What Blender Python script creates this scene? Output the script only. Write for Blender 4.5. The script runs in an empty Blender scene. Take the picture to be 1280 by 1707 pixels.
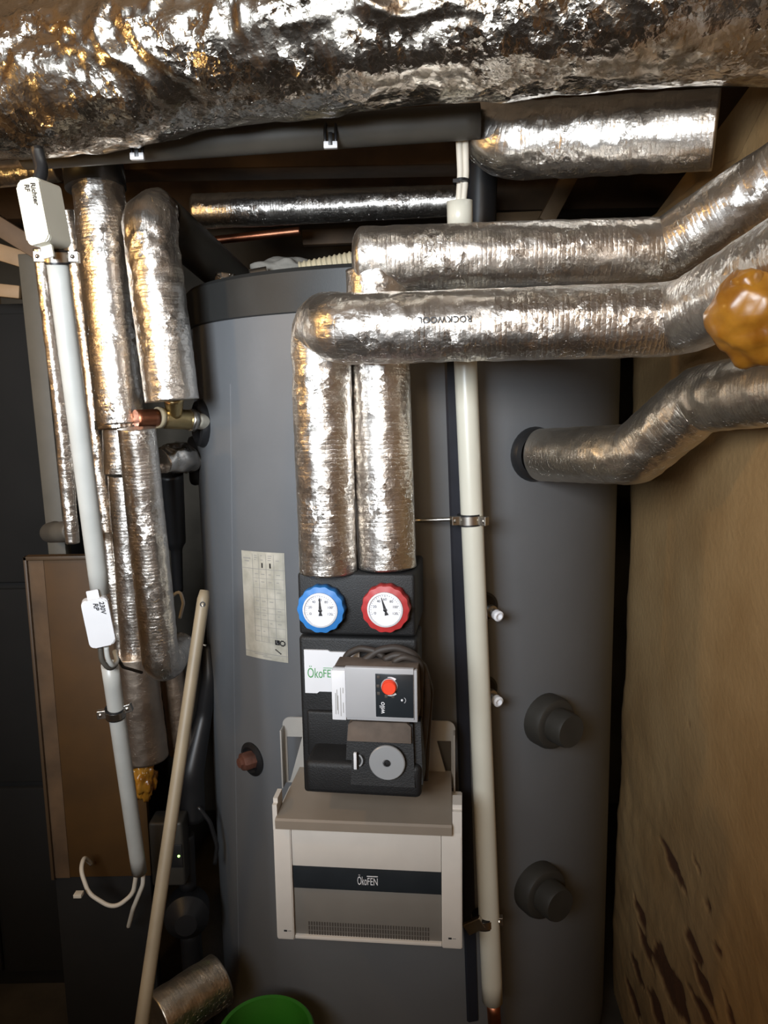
import bpy, bmesh, math, random
import numpy as np
from mathutils import Vector, Matrix, noise
random.seed(7)
PI = math.pi
S = bpy.context.scene
C = S.collection

# ------------------------------------------------------------------ camera
CAM = Vector((0, 0, 1.95)); F = 1282.0; PITCH = math.radians(8.5); ROLL = math.radians(-1.0)
fw = Vector((0, math.cos(PITCH), -math.sin(PITCH)))
r0 = Vector((1, 0, 0)); u0 = r0.cross(fw)
rt = r0*math.cos(ROLL) + u0*math.sin(ROLL); up = u0*math.cos(ROLL) - r0*math.sin(ROLL)
cd = bpy.data.cameras.new('camera'); cam = bpy.data.objects.new('camera', cd); C.objects.link(cam)
cd.sensor_fit = 'HORIZONTAL'; cd.sensor_width = 36; cd.lens = 36*F/1280; cd.clip_start = .02
M = Matrix((rt, up, -fw)).transposed().to_4x4(); M.translation = CAM
cam.matrix_world = M
S.camera = cam
S.view_settings.view_transform = 'Standard'; S.view_settings.look = 'None'
S.view_settings.gamma = 1; S.view_settings.use_curve_mapping = False
S.view_settings.exposure = 0.18

# ------------------------------------------------------------------ world and lights
w = bpy.data.worlds.new('world'); S.world = w; w.use_nodes = True
w.node_tree.nodes['Background'].inputs[0].default_value = (.6, .7, 1, 1)
w.node_tree.nodes['Background'].inputs[1].default_value = .03
def area(name, loc, to, sx, sy, power, col, spread=180):
    l = bpy.data.lights.new(name, 'AREA'); l.shape = 'RECTANGLE'; l.size = sx; l.size_y = sy
    l.energy = power; l.color = col; l.spread = math.radians(spread)
    o = bpy.data.objects.new(name, l); C.objects.link(o); o.location = loc
    o.rotation_euler = (Vector(to)-Vector(loc)).to_track_quat('-Z', 'Y').to_euler(); return o
area('window_daylight', (-.8, -.5, CAM.z+.32), (-.34, 1.75, CAM.z+.14), .75, .65, 17, (.82, .91, 1.0), 78)
area('room_lamp', (-.35, -1.0, CAM.z+.45), (.35, 1.8, CAM.z-.5), .4, .3, 5.2, (1, .74, .47), 130)
area('front_wall_fill', (.3, -1.3, CAM.z+.6), (.1, -2.4, CAM.z-.1), .9, .3, 16, (1, .80, .56))  # added fill, brightens the wall behind the camera for the foil reflections
def point(name, loc, power, col, rad):
    l = bpy.data.lights.new(name, 'POINT'); l.energy = power; l.color = col; l.shadow_soft_size = rad
    o = bpy.data.objects.new(name, l); C.objects.link(o); o.location = loc; return o
point('warm_bulb', (-1.30, 1.15, CAM.z+.34), 10, (1, .62, .22), .05)

def ray(px, py): return fw + rt*((px-640)/F) - up*((py-853.5)/F)
def P(px, py, Y):
    d = ray(px, py); return CAM + d*(Y/d.y)
def pxm(px, py, Y):                      # metres per pixel there
    return (P(px, py, Y)-CAM).dot(fw)/F

# ------------------------------------------------------------------ materials
def new_mat(name):
    m = bpy.data.materials.new(name); m.use_nodes = True
    return m, m.node_tree, m.node_tree.nodes['Principled BSDF']
def N(nt, t, **k):
    n = nt.nodes.new(t)
    for a, b in k.items():
        if a in n.inputs.keys() if isinstance(a, str) else False: n.inputs[a].default_value = b
        else: setattr(n, a, b)
    return n
def plain(name, col, rough=.5, metal=0., var=.12, scale=18., bump=.0, bscale=60., spec=None, dirt=None):
    m, nt, b = new_mat(name); L = nt.links.new
    tc = N(nt, 'ShaderNodeTexCoord')
    nz = N(nt, 'ShaderNodeTexNoise'); nz.inputs['Scale'].default_value = scale; nz.inputs['Detail'].default_value = 5
    L(tc.outputs['Object'], nz.inputs['Vector'])
    cr = N(nt, 'ShaderNodeValToRGB')
    c0 = [max(0, c*(1-var)) for c in col]; c1 = [min(1, c*(1+var)) for c in col]
    if dirt: c0 = dirt
    cr.color_ramp.elements[0].position = .3; cr.color_ramp.elements[1].position = .7
    cr.color_ramp.elements[0].color = (*c0, 1); cr.color_ramp.elements[1].color = (*c1, 1)
    L(nz.outputs['Fac'], cr.inputs['Fac']); L(cr.outputs['Color'], b.inputs['Base Color'])
    b.inputs['Roughness'].default_value = rough; b.inputs['Metallic'].default_value = metal
    if spec is not None: b.inputs['Specular IOR Level'].default_value = spec
    if bump:
        n2 = N(nt, 'ShaderNodeTexNoise'); n2.inputs['Scale'].default_value = bscale; n2.inputs['Detail'].default_value = 6
        L(tc.outputs['Object'], n2.inputs['Vector'])
        bp = N(nt, 'ShaderNodeBump'); bp.inputs['Strength'].default_value = bump; bp.inputs['Distance'].default_value = .004
        L(n2.outputs['Fac'], bp.inputs['Height']); L(bp.outputs['Normal'], b.inputs['Normal'])
    return m
def foil(name, col=(.80, .75, .69), rough=.33, rib=1.0, crink=1.0, ribsize=.0085, cscale=55.):
    """aluminium foil with the scrim grid of pipe insulation; UV is in metres (u along the pipe)"""
    m, nt, b = new_mat(name); L = nt.links.new
    uv = N(nt, 'ShaderNodeUVMap'); sp = N(nt, 'ShaderNodeSeparateXYZ'); L(uv.outputs['UV'], sp.inputs['Vector'])
    def math_(op, a, bb=None):
        n = N(nt, 'ShaderNodeMath'); n.operation = op
        for i, v in ((0, a), (1, bb)):
            if v is None: continue
            if isinstance(v, (int, float)): n.inputs[i].default_value = v
            else: L(v, n.inputs[i])
        return n.outputs[0]
    nz = N(nt, 'ShaderNodeTexNoise'); nz.inputs['Scale'].default_value = 14; nz.inputs['Detail'].default_value = 3
    L(uv.outputs['UV'], nz.inputs['Vector'])
    nm = N(nt, 'ShaderNodeTexNoise'); nm.inputs['Scale'].default_value = 90; nm.inputs['Detail'].default_value = 4
    L(uv.outputs['UV'], nm.inputs['Vector'])
    wob = math_('MULTIPLY', nm.outputs['Fac'], .007)
    ribs = math_('POWER', math_('ABSOLUTE', math_('SINE', math_('MULTIPLY', math_('ADD', sp.outputs['X'], wob), PI/ribsize))), .5)
    lons = math_('POWER', math_('ABSOLUTE', math_('SINE', math_('MULTIPLY', math_('ADD', sp.outputs['Y'], wob), PI/(ribsize*1.6)))), .5)
    mask = N(nt, 'ShaderNodeMapRange'); mask.inputs['From Min'].default_value = .38; mask.inputs['From Max'].default_value = .58
    L(nz.outputs['Fac'], mask.inputs['Value'])
    grid = math_('MULTIPLY', math_('ADD', math_('MULTIPLY', ribs, .00030*rib), math_('MULTIPLY', lons, .00012*rib)), math_('ADD', math_('MULTIPLY', mask.outputs[0], .8), .2))
    def vm(op, a, b2=None, sc_=None):
        n = N(nt, 'ShaderNodeVectorMath'); n.operation = op; L(a, n.inputs[0])
        if b2 is not None: L(b2, n.inputs[1])
        if sc_ is not None: n.inputs['Scale'].default_value = sc_
        return n
    warp = vm('ADD', uv.outputs['UV'], vm('SCALE', nm.outputs['Color'], sc_=.012).outputs[0]).outputs[0]
    def facets(scale, slope):
        v = N(nt, 'ShaderNodeTexVoronoi'); v.voronoi_dimensions = '2D'; v.inputs['Scale'].default_value = scale; L(warp, v.inputs['Vector'])
        d = vm('SUBTRACT', warp, v.outputs['Position']).outputs[0]
        half = N(nt, 'ShaderNodeVectorMath'); half.operation = 'SUBTRACT'; L(v.outputs['Color'], half.inputs[0]); half.inputs[1].default_value = (.5, .5, .5)
        dt = vm('DOT_PRODUCT', d, half.outputs[0])
        return math_('ADD', math_('MULTIPLY', dt.outputs['Value'], slope), math_('MULTIPLY', v.outputs['Distance'], slope*.25/scale))
    rg = N(nt, 'ShaderNodeTexNoise'); rg.noise_type = 'RIDGED_MULTIFRACTAL'; rg.inputs['Scale'].default_value = cscale*.45; rg.inputs['Detail'].default_value = 4
    L(warp, rg.inputs['Vector'])
    pn = N(nt, 'ShaderNodeTexNoise'); pn.inputs['Scale'].default_value = 9; pn.inputs['Detail'].default_value = 2
    L(uv.outputs['UV'], pn.inputs['Vector'])
    pm_ = N(nt, 'ShaderNodeMapRange'); pm_.inputs['From Min'].default_value = .42; pm_.inputs['From Max'].default_value = .66
    pm_.inputs['To Min'].default_value = .28; L(pn.outputs['Fac'], pm_.inputs['Value'])
    h = math_('ADD', grid, math_('MULTIPLY', math_('ADD', facets(cscale, .25), facets(cscale*2.7, .21)), math_('MULTIPLY', pm_.outputs[0], crink)))
    h = math_('ADD', h, math_('MULTIPLY', rg.outputs['Fac'], (.00018 if cscale > 30 else .0003)*crink*55/cscale))
    bp = N(nt, 'ShaderNodeBump'); bp.inputs['Strength'].default_value = 1; bp.inputs['Distance'].default_value = 1
    L(h, bp.inputs['Height']); L(bp.outputs['Normal'], b.inputs['Normal'])
    ramp = N(nt, 'ShaderNodeValToRGB')
    ramp.color_ramp.elements[0].position = .35; ramp.color_ramp.elements[0].color = (*[c*.8 for c in col], 1)
    ramp.color_ramp.elements[1].position = .65; ramp.color_ramp.elements[1].color = (*col, 1)
    L(nz.outputs['Fac'], ramp.inputs['Fac']); L(ramp.outputs['Color'], b.inputs['Base Color'])
    b.inputs['Metallic'].default_value = 1; b.inputs['Roughness'].default_value = rough
    return m
def emit(name, col, s):
    m, nt, b = new_mat(name); b.inputs['Emission Color'].default_value = (*col, 1); b.inputs['Emission Strength'].default_value = s
    b.inputs['Base Color'].default_value = (*col, 1); return m
MT = dict(
    foil=foil('foil'), foil_smooth=foil('foil_smooth', rib=.8, crink=.4, rough=.36, col=(.70, .63, .53)),
    foil_duct=foil('foil_duct', rib=0, crink=1.5, rough=.22, cscale=36., col=(.58, .53, .46)),
    foil_tape=foil('foil_tape', rib=0, crink=.5, rough=.22),
    foil_dull=foil('foil_dull', rib=.15, crink=.3, rough=.45, col=(.52, .43, .35)),
    jacket=plain('jacket', (.132, .136, .142), .45, var=.05, scale=5, bump=.06, bscale=500),
    lid=plain('lid', (.020, .020, .019), .55, var=.08, bump=.05, bscale=300),
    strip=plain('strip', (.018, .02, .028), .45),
    rubber=plain('rubber', (.012, .012, .013), .4),
    darkcap=plain('darkcap', (.03, .027, .022), .55),
    epp=plain('epp', (.0075, .0075, .008), .6, var=.25, bump=.25, bscale=350),
    dust=plain('dust', (.10, .075, .058), .85, var=.3, scale=25),
    cream=plain('cream', (.64, .59, .53), .45, var=.03),
    hood=plain('hood', (.25, .205, .16), .42, var=.04),
    bracket=plain('bracket', (.36, .34, .31), .45, var=.05),
    vent=plain('vent', (.17, .155, .135), .5, var=.04),
    ventslot=plain('ventslot', (.06, .05, .042), .7),
    band=plain('band', (.02, .024, .028), .28),
    blue=plain('blue', (.025, .17, .47), .45, var=.1, dirt=(.022, .15, .41)),
    red=plain('red', (.43, .028, .028), .45, var=.1, dirt=(.36, .024, .024)),
    knobred=plain('knobred', (.85, .07, .03), .35, var=.1),
    dial=plain('dial', (.80, .80, .84), .3, var=.01),
    white=plain('white', (.74, .74, .76), .4, var=.02),
    ink=plain('ink', (.012, .012, .014), .5, var=.0),
    inkgrey=plain('inkgrey', (.30, .29, .27), .6, var=.0),
    paper=plain('paper', (.50, .47, .40), .55, var=.05, scale=30, dirt=(.36, .34, .28)),
    green_ink=plain('green_ink', (.07, .30, .09), .5, var=0),
    lightgrey=plain('lightgrey', (.40, .40, .41), .4, var=.02),
    silver=plain('silver', (.36, .37, .38), .35, metal=.2, var=.03),
    pvc=plain('pvc', (.62, .59, .49), .32, var=.04, scale=8, bump=.03),
    pvc_grey=plain('pvc_grey', (.46, .46, .43), .35, var=.05),
    cable=plain('cable', (.62, .57, .48), .5, var=.05),
    blackcable=plain('blackcable', (.035, .027, .022), .6, var=.3),
    steel=plain('steel', (.55, .52, .47), .3, metal=1, var=.15),
    brass=plain('brass', (.50, .38, .19), .34, metal=1, var=.25, bump=.2, bscale=80),
    copper=plain('copper', (.40, .16, .09), .4, metal=1, var=.35),
    rust=plain('rust', (.11, .04, .024), .7, var=.5, bump=.4, bscale=90),
    foam=None,
    wood=plain('wood', (.27, .17, .085), .6, var=.2, scale=12),
    handle=plain('handle', (.27, .215, .14), .5, var=.15, scale=9),
    darkwood=plain('darkwood', (.085, .048, .022), .7, var=.4, scale=9, bump=.3, bscale=25),
    palewood=plain('palewood', (.075, .066, .05), .6, var=.1),
    panel=plain('panel', (.06, .026, .003), .65, var=.25, scale=6),
    paneledge=plain('paneledge', (.06, .036, .018), .5),
    shaded_cupboard=plain('shaded_cupboard', (.005, .0047, .0044), .9, var=.3, scale=6),  # near black: the shade of the left corner as base colour
    palewall=plain('palewall', (.50, .42, .33), .9, var=.08, scale=2),
    concrete=plain('concrete', (.10, .085, .065), .9, var=.25, scale=6, bump=.5, bscale=30),
    tan=plain('tan', (.30, .21, .12), .9, var=.15, scale=4, bump=.4, bscale=25),
    ceil=plain('ceil', (.30, .23, .16), .9, var=.25, scale=4, bump=.5, bscale=20),
    floor=plain('floor', (.045, .038, .03), .85, var=.3, scale=7, bump=.5, bscale=40),
    bucket=plain('bucket', (.028, .17, .014), .32, var=.06),
    greypipe=plain('greypipe', (.07, .062, .05), .55, var=.1),
    cloth=plain('cloth', (.19, .175, .15), .9, var=.15, bump=.4, bscale=120),
    hose=plain('hose', (.42, .36, .24), .6, var=.1),
    wool=plain('wool', (.22, .17, .08), .95, var=.3, bump=.8, bscale=150),
)
# amber PU foam skin
m, nt, b = new_mat('foam'); b.inputs['Base Color'].default_value = (.42, .19, .022, 1); b.inputs['Roughness'].default_value = .28
b.inputs['Subsurface Weight'].default_value = .15; b.inputs['Subsurface Radius'].default_value = (.02, .008, .002); MT['foam'] = m
nz = N(nt, 'ShaderNodeTexNoise'); nz.inputs['Scale'].default_value = 25; nz.inputs['Detail'].default_value = 4
cr = N(nt, 'ShaderNodeValToRGB'); cr.color_ramp.elements[0].color = (.24, .09, .008, 1); cr.color_ramp.elements[1].color = (.42, .19, .022, 1)
cr.color_ramp.elements[0].position = .35; cr.color_ramp.elements[1].position = .65
tc = N(nt, 'ShaderNodeTexCoord'); nt.links.new(tc.outputs['Object'], nz.inputs['Vector'])
nt.links.new(nz.outputs['Fac'], cr.inputs['Fac']); nt.links.new(cr.outputs['Color'], b.inputs['Base Color'])
# plaster wall: the vertex attribute 'chip' is bared loam where the plaster has come off
m, nt, b = new_mat('plaster'); MT['plaster'] = m; L = nt.links.new
at = N(nt, 'ShaderNodeAttribute'); at.attribute_name = 'chip'
tc = N(nt, 'ShaderNodeTexCoord'); nz = N(nt, 'ShaderNodeTexNoise'); nz.inputs['Scale'].default_value = 4; nz.inputs['Detail'].default_value = 7
L(tc.outputs['Object'], nz.inputs['Vector'])
cr = N(nt, 'ShaderNodeValToRGB'); cr.color_ramp.elements[0].position = .3; cr.color_ramp.elements[1].position = .72
cr.color_ramp.elements[0].color = (.30, .18, .07, 1); cr.color_ramp.elements[1].color = (.42, .275, .125, 1); L(nz.outputs['Fac'], cr.inputs['Fac'])
mx = N(nt, 'ShaderNodeMix'); mx.data_type = 'RGBA'; L(at.outputs['Fac'], mx.inputs[0]); L(cr.outputs['Color'], mx.inputs[6])
mx.inputs[7].default_value = (.085, .032, .010, 1); L(mx.outputs[2], b.inputs['Base Color']); b.inputs['Roughness'].default_value = .9
n2 = N(nt, 'ShaderNodeTexNoise'); n2.inputs['Scale'].default_value = 60; n2.inputs['Detail'].default_value = 8; L(tc.outputs['Object'], n2.inputs['Vector'])
bp = N(nt, 'ShaderNodeBump'); bp.inputs['Strength'].default_value = .5; bp.inputs['Distance'].default_value = .004
L(n2.outputs['Fac'], bp.inputs['Height']); L(bp.outputs['Normal'], b.inputs['Normal'])

# ------------------------------------------------------------------ object helpers
def tag(o, label, cat, group=None):
    o['label'] = label; o['category'] = cat
    if group: o['group'] = group
    return o
def structure(o): o['kind'] = 'structure'; return o
def empty(name, loc, label, cat, group=None, rz=0., ry=0.):
    o = bpy.data.objects.new(name, None); C.objects.link(o); o.empty_display_size = .05
    o.location = loc; o.rotation_euler = (0, ry, rz); return tag(o, label, cat, group)
def link(name, me, mat, parent=None, smooth=False):
    if mat is not None:
        me.materials.clear(); me.materials.append(mat)
    if smooth:
        for p in me.polygons: p.use_smooth = True
    o = bpy.data.objects.new(name, me); C.objects.link(o)
    if parent is not None: o.parent = parent
    return o
def from_bm(name, bm, mat, parent=None, smooth=False, auto=None):
    bmesh.ops.recalc_face_normals(bm, faces=bm.faces)
    me = bpy.data.meshes.new(name); bm.to_mesh(me); bm.free()
    o = link(name, me, mat, parent, smooth)
    if auto: 
        for p in me.polygons: p.use_smooth = True
        me.set_sharp_from_angle(angle=math.radians(auto))
    return o
def box_bm(lo, hi, bev=.0, seg=2, bm=None, mat=None):
    b2 = bmesh.new(); bmesh.ops.create_cube(b2, size=1)
    lo = Vector(lo); hi = Vector(hi); c = (lo+hi)/2; d = hi-lo
    for v in b2.verts: v.co = Vector((v.co.x*d.x, v.co.y*d.y, v.co.z*d.z)) + c
    if bev: bmesh.ops.bevel(b2, geom=b2.edges[:], offset=bev, segments=seg, affect='EDGES', profile=.5)
    if mat is not None: b2.transform(mat)
    if bm is None: return b2
    me = bpy.data.meshes.new('tmp'); b2.to_mesh(me); b2.free(); bm.from_mesh(me); bpy.data.meshes.remove(me); return bm
def box(name, lo, hi, mat, parent=None, bev=.002, seg=2, mtx=None):
    lo2 = [min(a, b) for a, b in zip(lo, hi)]; hi2 = [max(a, b) for a, b in zip(lo, hi)]
    return from_bm(name, box_bm(lo2, hi2, bev, seg, mat=mtx), mat, parent, auto=40)
def frame_of(d):
    d = d.normalized(); a = Vector((0, 0, 1)) if abs(d.z) < .9 else Vector((0, -1, 0))
    x = d.cross(a).normalized(); return x, x.cross(d).normalized()
def fillet(pts, vals, bend):
    out = [(pts[0], vals[0])]
    for i in range(1, len(pts)-1):
        a, p, c = pts[i-1], pts[i], pts[i+1]
        d1 = (a-p); d2 = (c-p); l1, l2 = d1.length, d2.length; d1.normalize(); d2.normalize()
        ang = d1.angle(d2); phi = PI-ang
        if phi < .03: out.append((p, vals[i])); continue
        t = min(bend*math.tan(phi/2), .48*l1, .48*l2)
        s, e = p+d1*t, p+d2*t
        n = max(4, int(phi/.1))
        for k in range(n+1):
            q = k/n; out.append((s*(1-q)**2 + p*2*q*(1-q) + e*q*q, vals[i]))
    out.append((pts[-1], vals[-1])); return out
def resample(path, ds):
    P_ = [p for p, _ in path]; V_ = [np.array(v, float) for _, v in path]
    cum = [0.]
    for a, b2 in zip(P_, P_[1:]): cum.append(cum[-1]+(b2-a).length)
    n = max(2, int(cum[-1]/ds)+1); res = []; j = 0
    for i in range(n):
        s = cum[-1]*i/(n-1)
        while j < len(cum)-2 and cum[j+1] < s: j += 1
        t = (s-cum[j])/max(1e-9, cum[j+1]-cum[j])
        res.append((P_[j].lerp(P_[j+1], t), V_[j]*(1-t)+V_[j+1]*t, s))
    return res
def tube_mesh(name, pts, rad, seg=16, ds=.02, bend=.05, amp=None, caps=(1, 1), wrap=0., fold=None, seed=0, lump=0.):
    """round tube along pts; rad, amp: number or one per point; amp is the foil crumple in metres;
    caps: 0 open, 1 flat; wrap: length over which the end is drawn in like wrapped foil"""
    pts = [Vector(p) for p in pts]; n = len(pts)
    rad = [rad]*n if not isinstance(rad, (list, tuple)) else rad
    amp = [amp or 0.]*n if not isinstance(amp, (list, tuple)) else amp
    rs = resample(fillet(pts, list(zip(rad, amp)), bend), ds)
    k = len(rs); X = None; verts = []; tot = rs[-1][2]; sv = Vector((seed*3.7, seed*1.3, seed*2.1)); Ls = []
    for i, (p, v, s) in enumerate(rs):
        d = (rs[min(i+1, k-1)][0]-rs[max(i-1, 0)][0]).normalized()
        if X is None: X, _ = frame_of(d)
        X = (X - d*X.dot(d)).normalized(); Yv = d.cross(X)
        r, a = v; rr = r
        if wrap:
            for e, flag in ((s, caps[0]), (tot-s, caps[1])):
                if flag == 2 and e < wrap: rr = r*max(.06, math.sqrt(max(0, 1-(1-e/wrap)**2.2)))
        for q in range(seg):
            th = 2*PI*q/seg; dirv = X*math.cos(th)+Yv*math.sin(th); x = rr
            if a:
                pp = p + dirv*r + sv
                if fold == 'duct':
                    wv = Vector((noise.noise(pp*7), noise.noise(pp*7+Vector((9, 0, 0))), noise.noise(pp*7+Vector((0, 9, 0)))))*.05
                    lo = max(.12, min(1, .75+1.2*dirv.z)); pw = pp+wv
                    r1 = 1-abs(noise.noise(pw*11))*2; r2 = 1-abs(noise.noise(pw*27+Vector((4, 0, 0))))*2; r3 = 1-abs(noise.noise(pw*60))*2
                    v1_ = noise.voronoi(pw*13)[0]
                    x += a*(.55*r1*(.5+.5*lo) + .30*r2*lo + .10*r3*lo + .6*(v1_[1]-v1_[0])*(.4+.6*lo) + .8*noise.noise(pp*4) - .75)
                else:
                    f1 = 1-2*abs(noise.noise(pp*Vector((1, 1, 1))*26)); f2 = noise.voronoi(pp*48)[0][0]
                    x += a*(.55*f1 + .5*f2 - .45)
                    x += .0011*noise.noise(Vector((s*6, math.cos(th)*2.2, math.sin(th)*2.2))+sv)
            if lump: x += lump*noise.noise(p*30+dirv*1.4+sv)
            verts.append(p+dirv*x)
        Ls.append(s)
    faces = []; uvs = []
    for i in range(k-1):
        for q in range(seg):
            q2 = (q+1) % seg; faces.append((i*seg+q, i*seg+q2, (i+1)*seg+q2, (i+1)*seg+q))
            r = rs[i][1][0]; v0 = 2*PI*q/seg*r; v1 = 2*PI*(q+1)/seg*r
            uvs += [(Ls[i], v0), (Ls[i], v1), (Ls[i+1], v1), (Ls[i+1], v0)]
    for end, cflag in ((0, caps[0]), (k-1, caps[1])):
        if not cflag: continue
        idx = [end*seg+q for q in range(seg)]
        if end == 0: idx = idx[::-1]
        c = len(verts); verts.append(rs[end][0])
        for q in range(seg):
            faces.append((idx[q], idx[(q+1) % seg], c))
            for vi in (idx[q], idx[(q+1) % seg], c):
                d = verts[vi]-rs[end][0]; uvs.append((d.x+d.y*.3, d.z))
    me = bpy.data.meshes.new(name); me.from_pydata([tuple(v) for v in verts], [], faces)
    ul = me.uv_layers.new(name='UVMap'); ul.data.foreach_set('uv', np.array(uvs, 'f').ravel())
    ns = (k-1)*seg; sm = np.ones(len(faces), bool); sm[ns:] = False
    me.polygons.foreach_set('use_smooth', sm); me.validate(); me.update(); return me
def tube(name, pts, rad, mat, parent=None, **k): return link(name, tube_mesh(name, pts, rad, **k), mat, parent)
def lathe_bm(prof, seg=32, bm=None, mtx=None):
    """profile of (r, h) turned about local +Z"""
    b2 = bm or bmesh.new(); rings = []
    for r, h in prof:
        ring = []
        for q in range(seg):
            th = 2*PI*q/seg; v = Vector((r*math.cos(th), r*math.sin(th), h)); ring.append(b2.verts.new(mtx @ v if mtx else v))
        rings.append(ring)
    for a, c in zip(rings, rings[1:]):
        for q in range(seg): b2.faces.new((a[q], a[(q+1) % seg], c[(q+1) % seg], c[q]))
    if prof[0][0] > 1e-6: b2.faces.new(rings[0][::-1])
    if prof[-1][0] > 1e-6: b2.faces.new(rings[-1])
    return b2
def axis_mtx(o, d):
    x, y = frame_of(d); z = d.normalized()
    m_ = Matrix((x, y, z)).transposed().to_4x4(); 
    if m_.determinant() < 0: m_ = Matrix((-x, y, z)).transposed().to_4x4()
    m_.translation = o; return m_
def lathe(name, prof, o, d, mat, parent=None, seg=32, auto=35):
    return from_bm(name, lathe_bm(prof, seg, mtx=axis_mtx(Vector(o), Vector(d))), mat, parent, auto=auto)
def prism_bm(poly, y0, y1, bm=None):
    """polygon in local x,z extruded along y"""
    b2 = bm or bmesh.new(); a = [b2.verts.new((x, y0, z)) for x, z in poly]; c = [b2.verts.new((x, y1, z)) for x, z in poly]; n = len(poly)
    b2.faces.new(a); b2.faces.new(c[::-1])
    for i in range(n): b2.faces.new((a[i], c[i], c[(i+1) % n], a[(i+1) % n]))
    return b2
def rrect(x0, z0, x1, z1, r, n=6):
    out = []
    for cx, cz, a0 in ((x1-r, z1-r, 0), (x0+r, z1-r, 90), (x0+r, z0+r, 180), (x1-r, z0+r, 270)):
        for k in range(n+1):
            a = math.radians(a0+90*k/n); out.append((cx+r*math.cos(a), cz+r*math.sin(a)))
    return out
def text_mesh(s, shear=0., offset=0., res=3):
    cu = bpy.data.curves.new('t', 'FONT'); cu.body = s; cu.align_x = 'CENTER'; cu.align_y = 'CENTER'; cu.size = 1
    cu.shear = shear; cu.offset = offset; cu.resolution_u = res; cu.extrude = 0
    o = bpy.data.objects.new('t', cu); C.objects.link(o)
    dg = bpy.context.evaluated_depsgraph_get(); me = bpy.data.meshes.new_from_object(o.evaluated_get(dg))
    bpy.data.objects.remove(o); bpy.data.curves.remove(cu)
    xs = [v.co.x for v in me.vertices]; ys = [v.co.y for v in me.vertices]
    cx, cy, wd, ht = (max(xs)+min(xs))/2, (max(ys)+min(ys))/2, max(xs)-min(xs), max(ys)-min(ys)
    for v in me.vertices: v.co = ((v.co.x-cx)/wd, (v.co.y-cy)/ht, 0)
    return me
def flat_text(name, s, centre, wid, hei, mat, parent, y, rot=0., **k):
    """lettering printed on a local y = const face (x right, z up)"""
    me = text_mesh(s, **k); c, sn = math.cos(rot), math.sin(rot)
    for v in me.vertices:
        a, b2 = v.co.x*wid, v.co.y*hei
        v.co = (centre[0]+a*c-b2*sn, y, centre[1]+a*sn+b2*c)
    return link(name, me, mat, parent)
def blob(name, centre, rad, mat, parent=None, amp=.2, freq=2., sub=4, seed=0, squash=(1, 1, 1)):
    bm = bmesh.new(); bmesh.ops.create_icosphere(bm, subdivisions=sub, radius=1)
    for v in bm.verts:
        d = v.co.normalized(); n = noise.noise(d*freq+Vector((seed, seed*2, 0)))+.5*noise.noise(d*freq*2.3+Vector((seed, 0, 5)))
        q = d*rad*(1+amp*n); v.co = Vector((q.x*squash[0], q.y*squash[1], q.z*squash[2]))+Vector(centre)
    return from_bm(name, bm, mat, parent, smooth=True)
class Face:
    """a local frame on a root Empty; at() gives the local x,z where a photo pixel meets the local plane y"""
    def __init__(s, o, yaw, ry=0.): s.m = Matrix.Translation(o) @ (Matrix.Rotation(yaw, 4, 'Z') @ Matrix.Rotation(ry, 4, 'Y')); s.i = s.m.inverted()
    def at(s, px, py, y=0.):
        o = s.i @ CAM; d = s.i.to_3x3() @ ray(px, py); t = (y-o.y)/d.y; q = o+d*t; return (q.x, q.z)
    def ctr(s, *a): 
        q = s.at(*a); return q
    def rect(s, x0, y0, x1, y1, y=0.):
        a, b2, c, d = s.at(x0, y0, y), s.at(x1, y0, y), s.at(x1, y1, y), s.at(x0, y1, y)
        return ((a[0]+d[0])/2, (c[1]+d[1])/2, (b2[0]+c[0])/2, (a[1]+b2[1])/2)

# ------------------------------------------------------------------ setting
Z0 = CAM.z; CZ = Z0+.98
structure(box('floor', (-2.2, -2.5, -.06), (2.2, 3.7, 0), MT['floor'], bev=0))
structure(box('ceiling', (-2.2, -2.5, CZ), (2.2, 3.7, CZ+.1), MT['ceil'], bev=0))
structure(box('wall_back', (-2.2, 3.45, 0), (2.2, 3.6, CZ), MT['concrete'], bev=0))
structure(box('wall_left', (-1.75, -2.5, 0), (-1.65, 3.45, CZ), MT['tan'], bev=0))
structure(box('wall_front', (-2.2, -2.5, 0), (2.2, -2.4, CZ), MT['palewall'], bev=0))
def wallx(Y): return .663+.03*Y
def W_(px, py):
    d = ray(px, py); t = .663/(d.x-.03*d.y); return CAM+d*t
CHIPS = []
for (ax_, ay_, bx_, by_, hw) in ((1098, 1402, 1138, 1480, 9), (1062, 1500, 1074, 1548, 6), (1070, 1550, 1092, 1618, 9), (1058, 1600, 1076, 1642, 9),
    (1090, 1592, 1130, 1640, 15), (1105, 1604, 1142, 1702, 17), (1140, 1560, 1166, 1602, 10), (1160, 1612, 1192, 1695, 9), (1174, 1500, 1180, 1522, 4),
    (1085, 1652, 1112, 1712, 12), (1150, 1655, 1188, 1722, 10), (1195, 1580, 1201, 1604, 5), (1200, 1650, 1215, 1705, 6), (1050, 1640, 1064, 1702, 7),
    (1230, 165, 1236, 205, 9), (1160, 1440, 1163, 1455, 3), (1150, 1200, 1152, 1212, 2)):
    a_, c_ = W_(ax_, ay_), W_(bx_, by_); CHIPS.append((Vector((.4*a_.y, a_.z)), Vector((.4*c_.y, c_.z)), hw*1.15*(a_-CAM).length/F))
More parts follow.
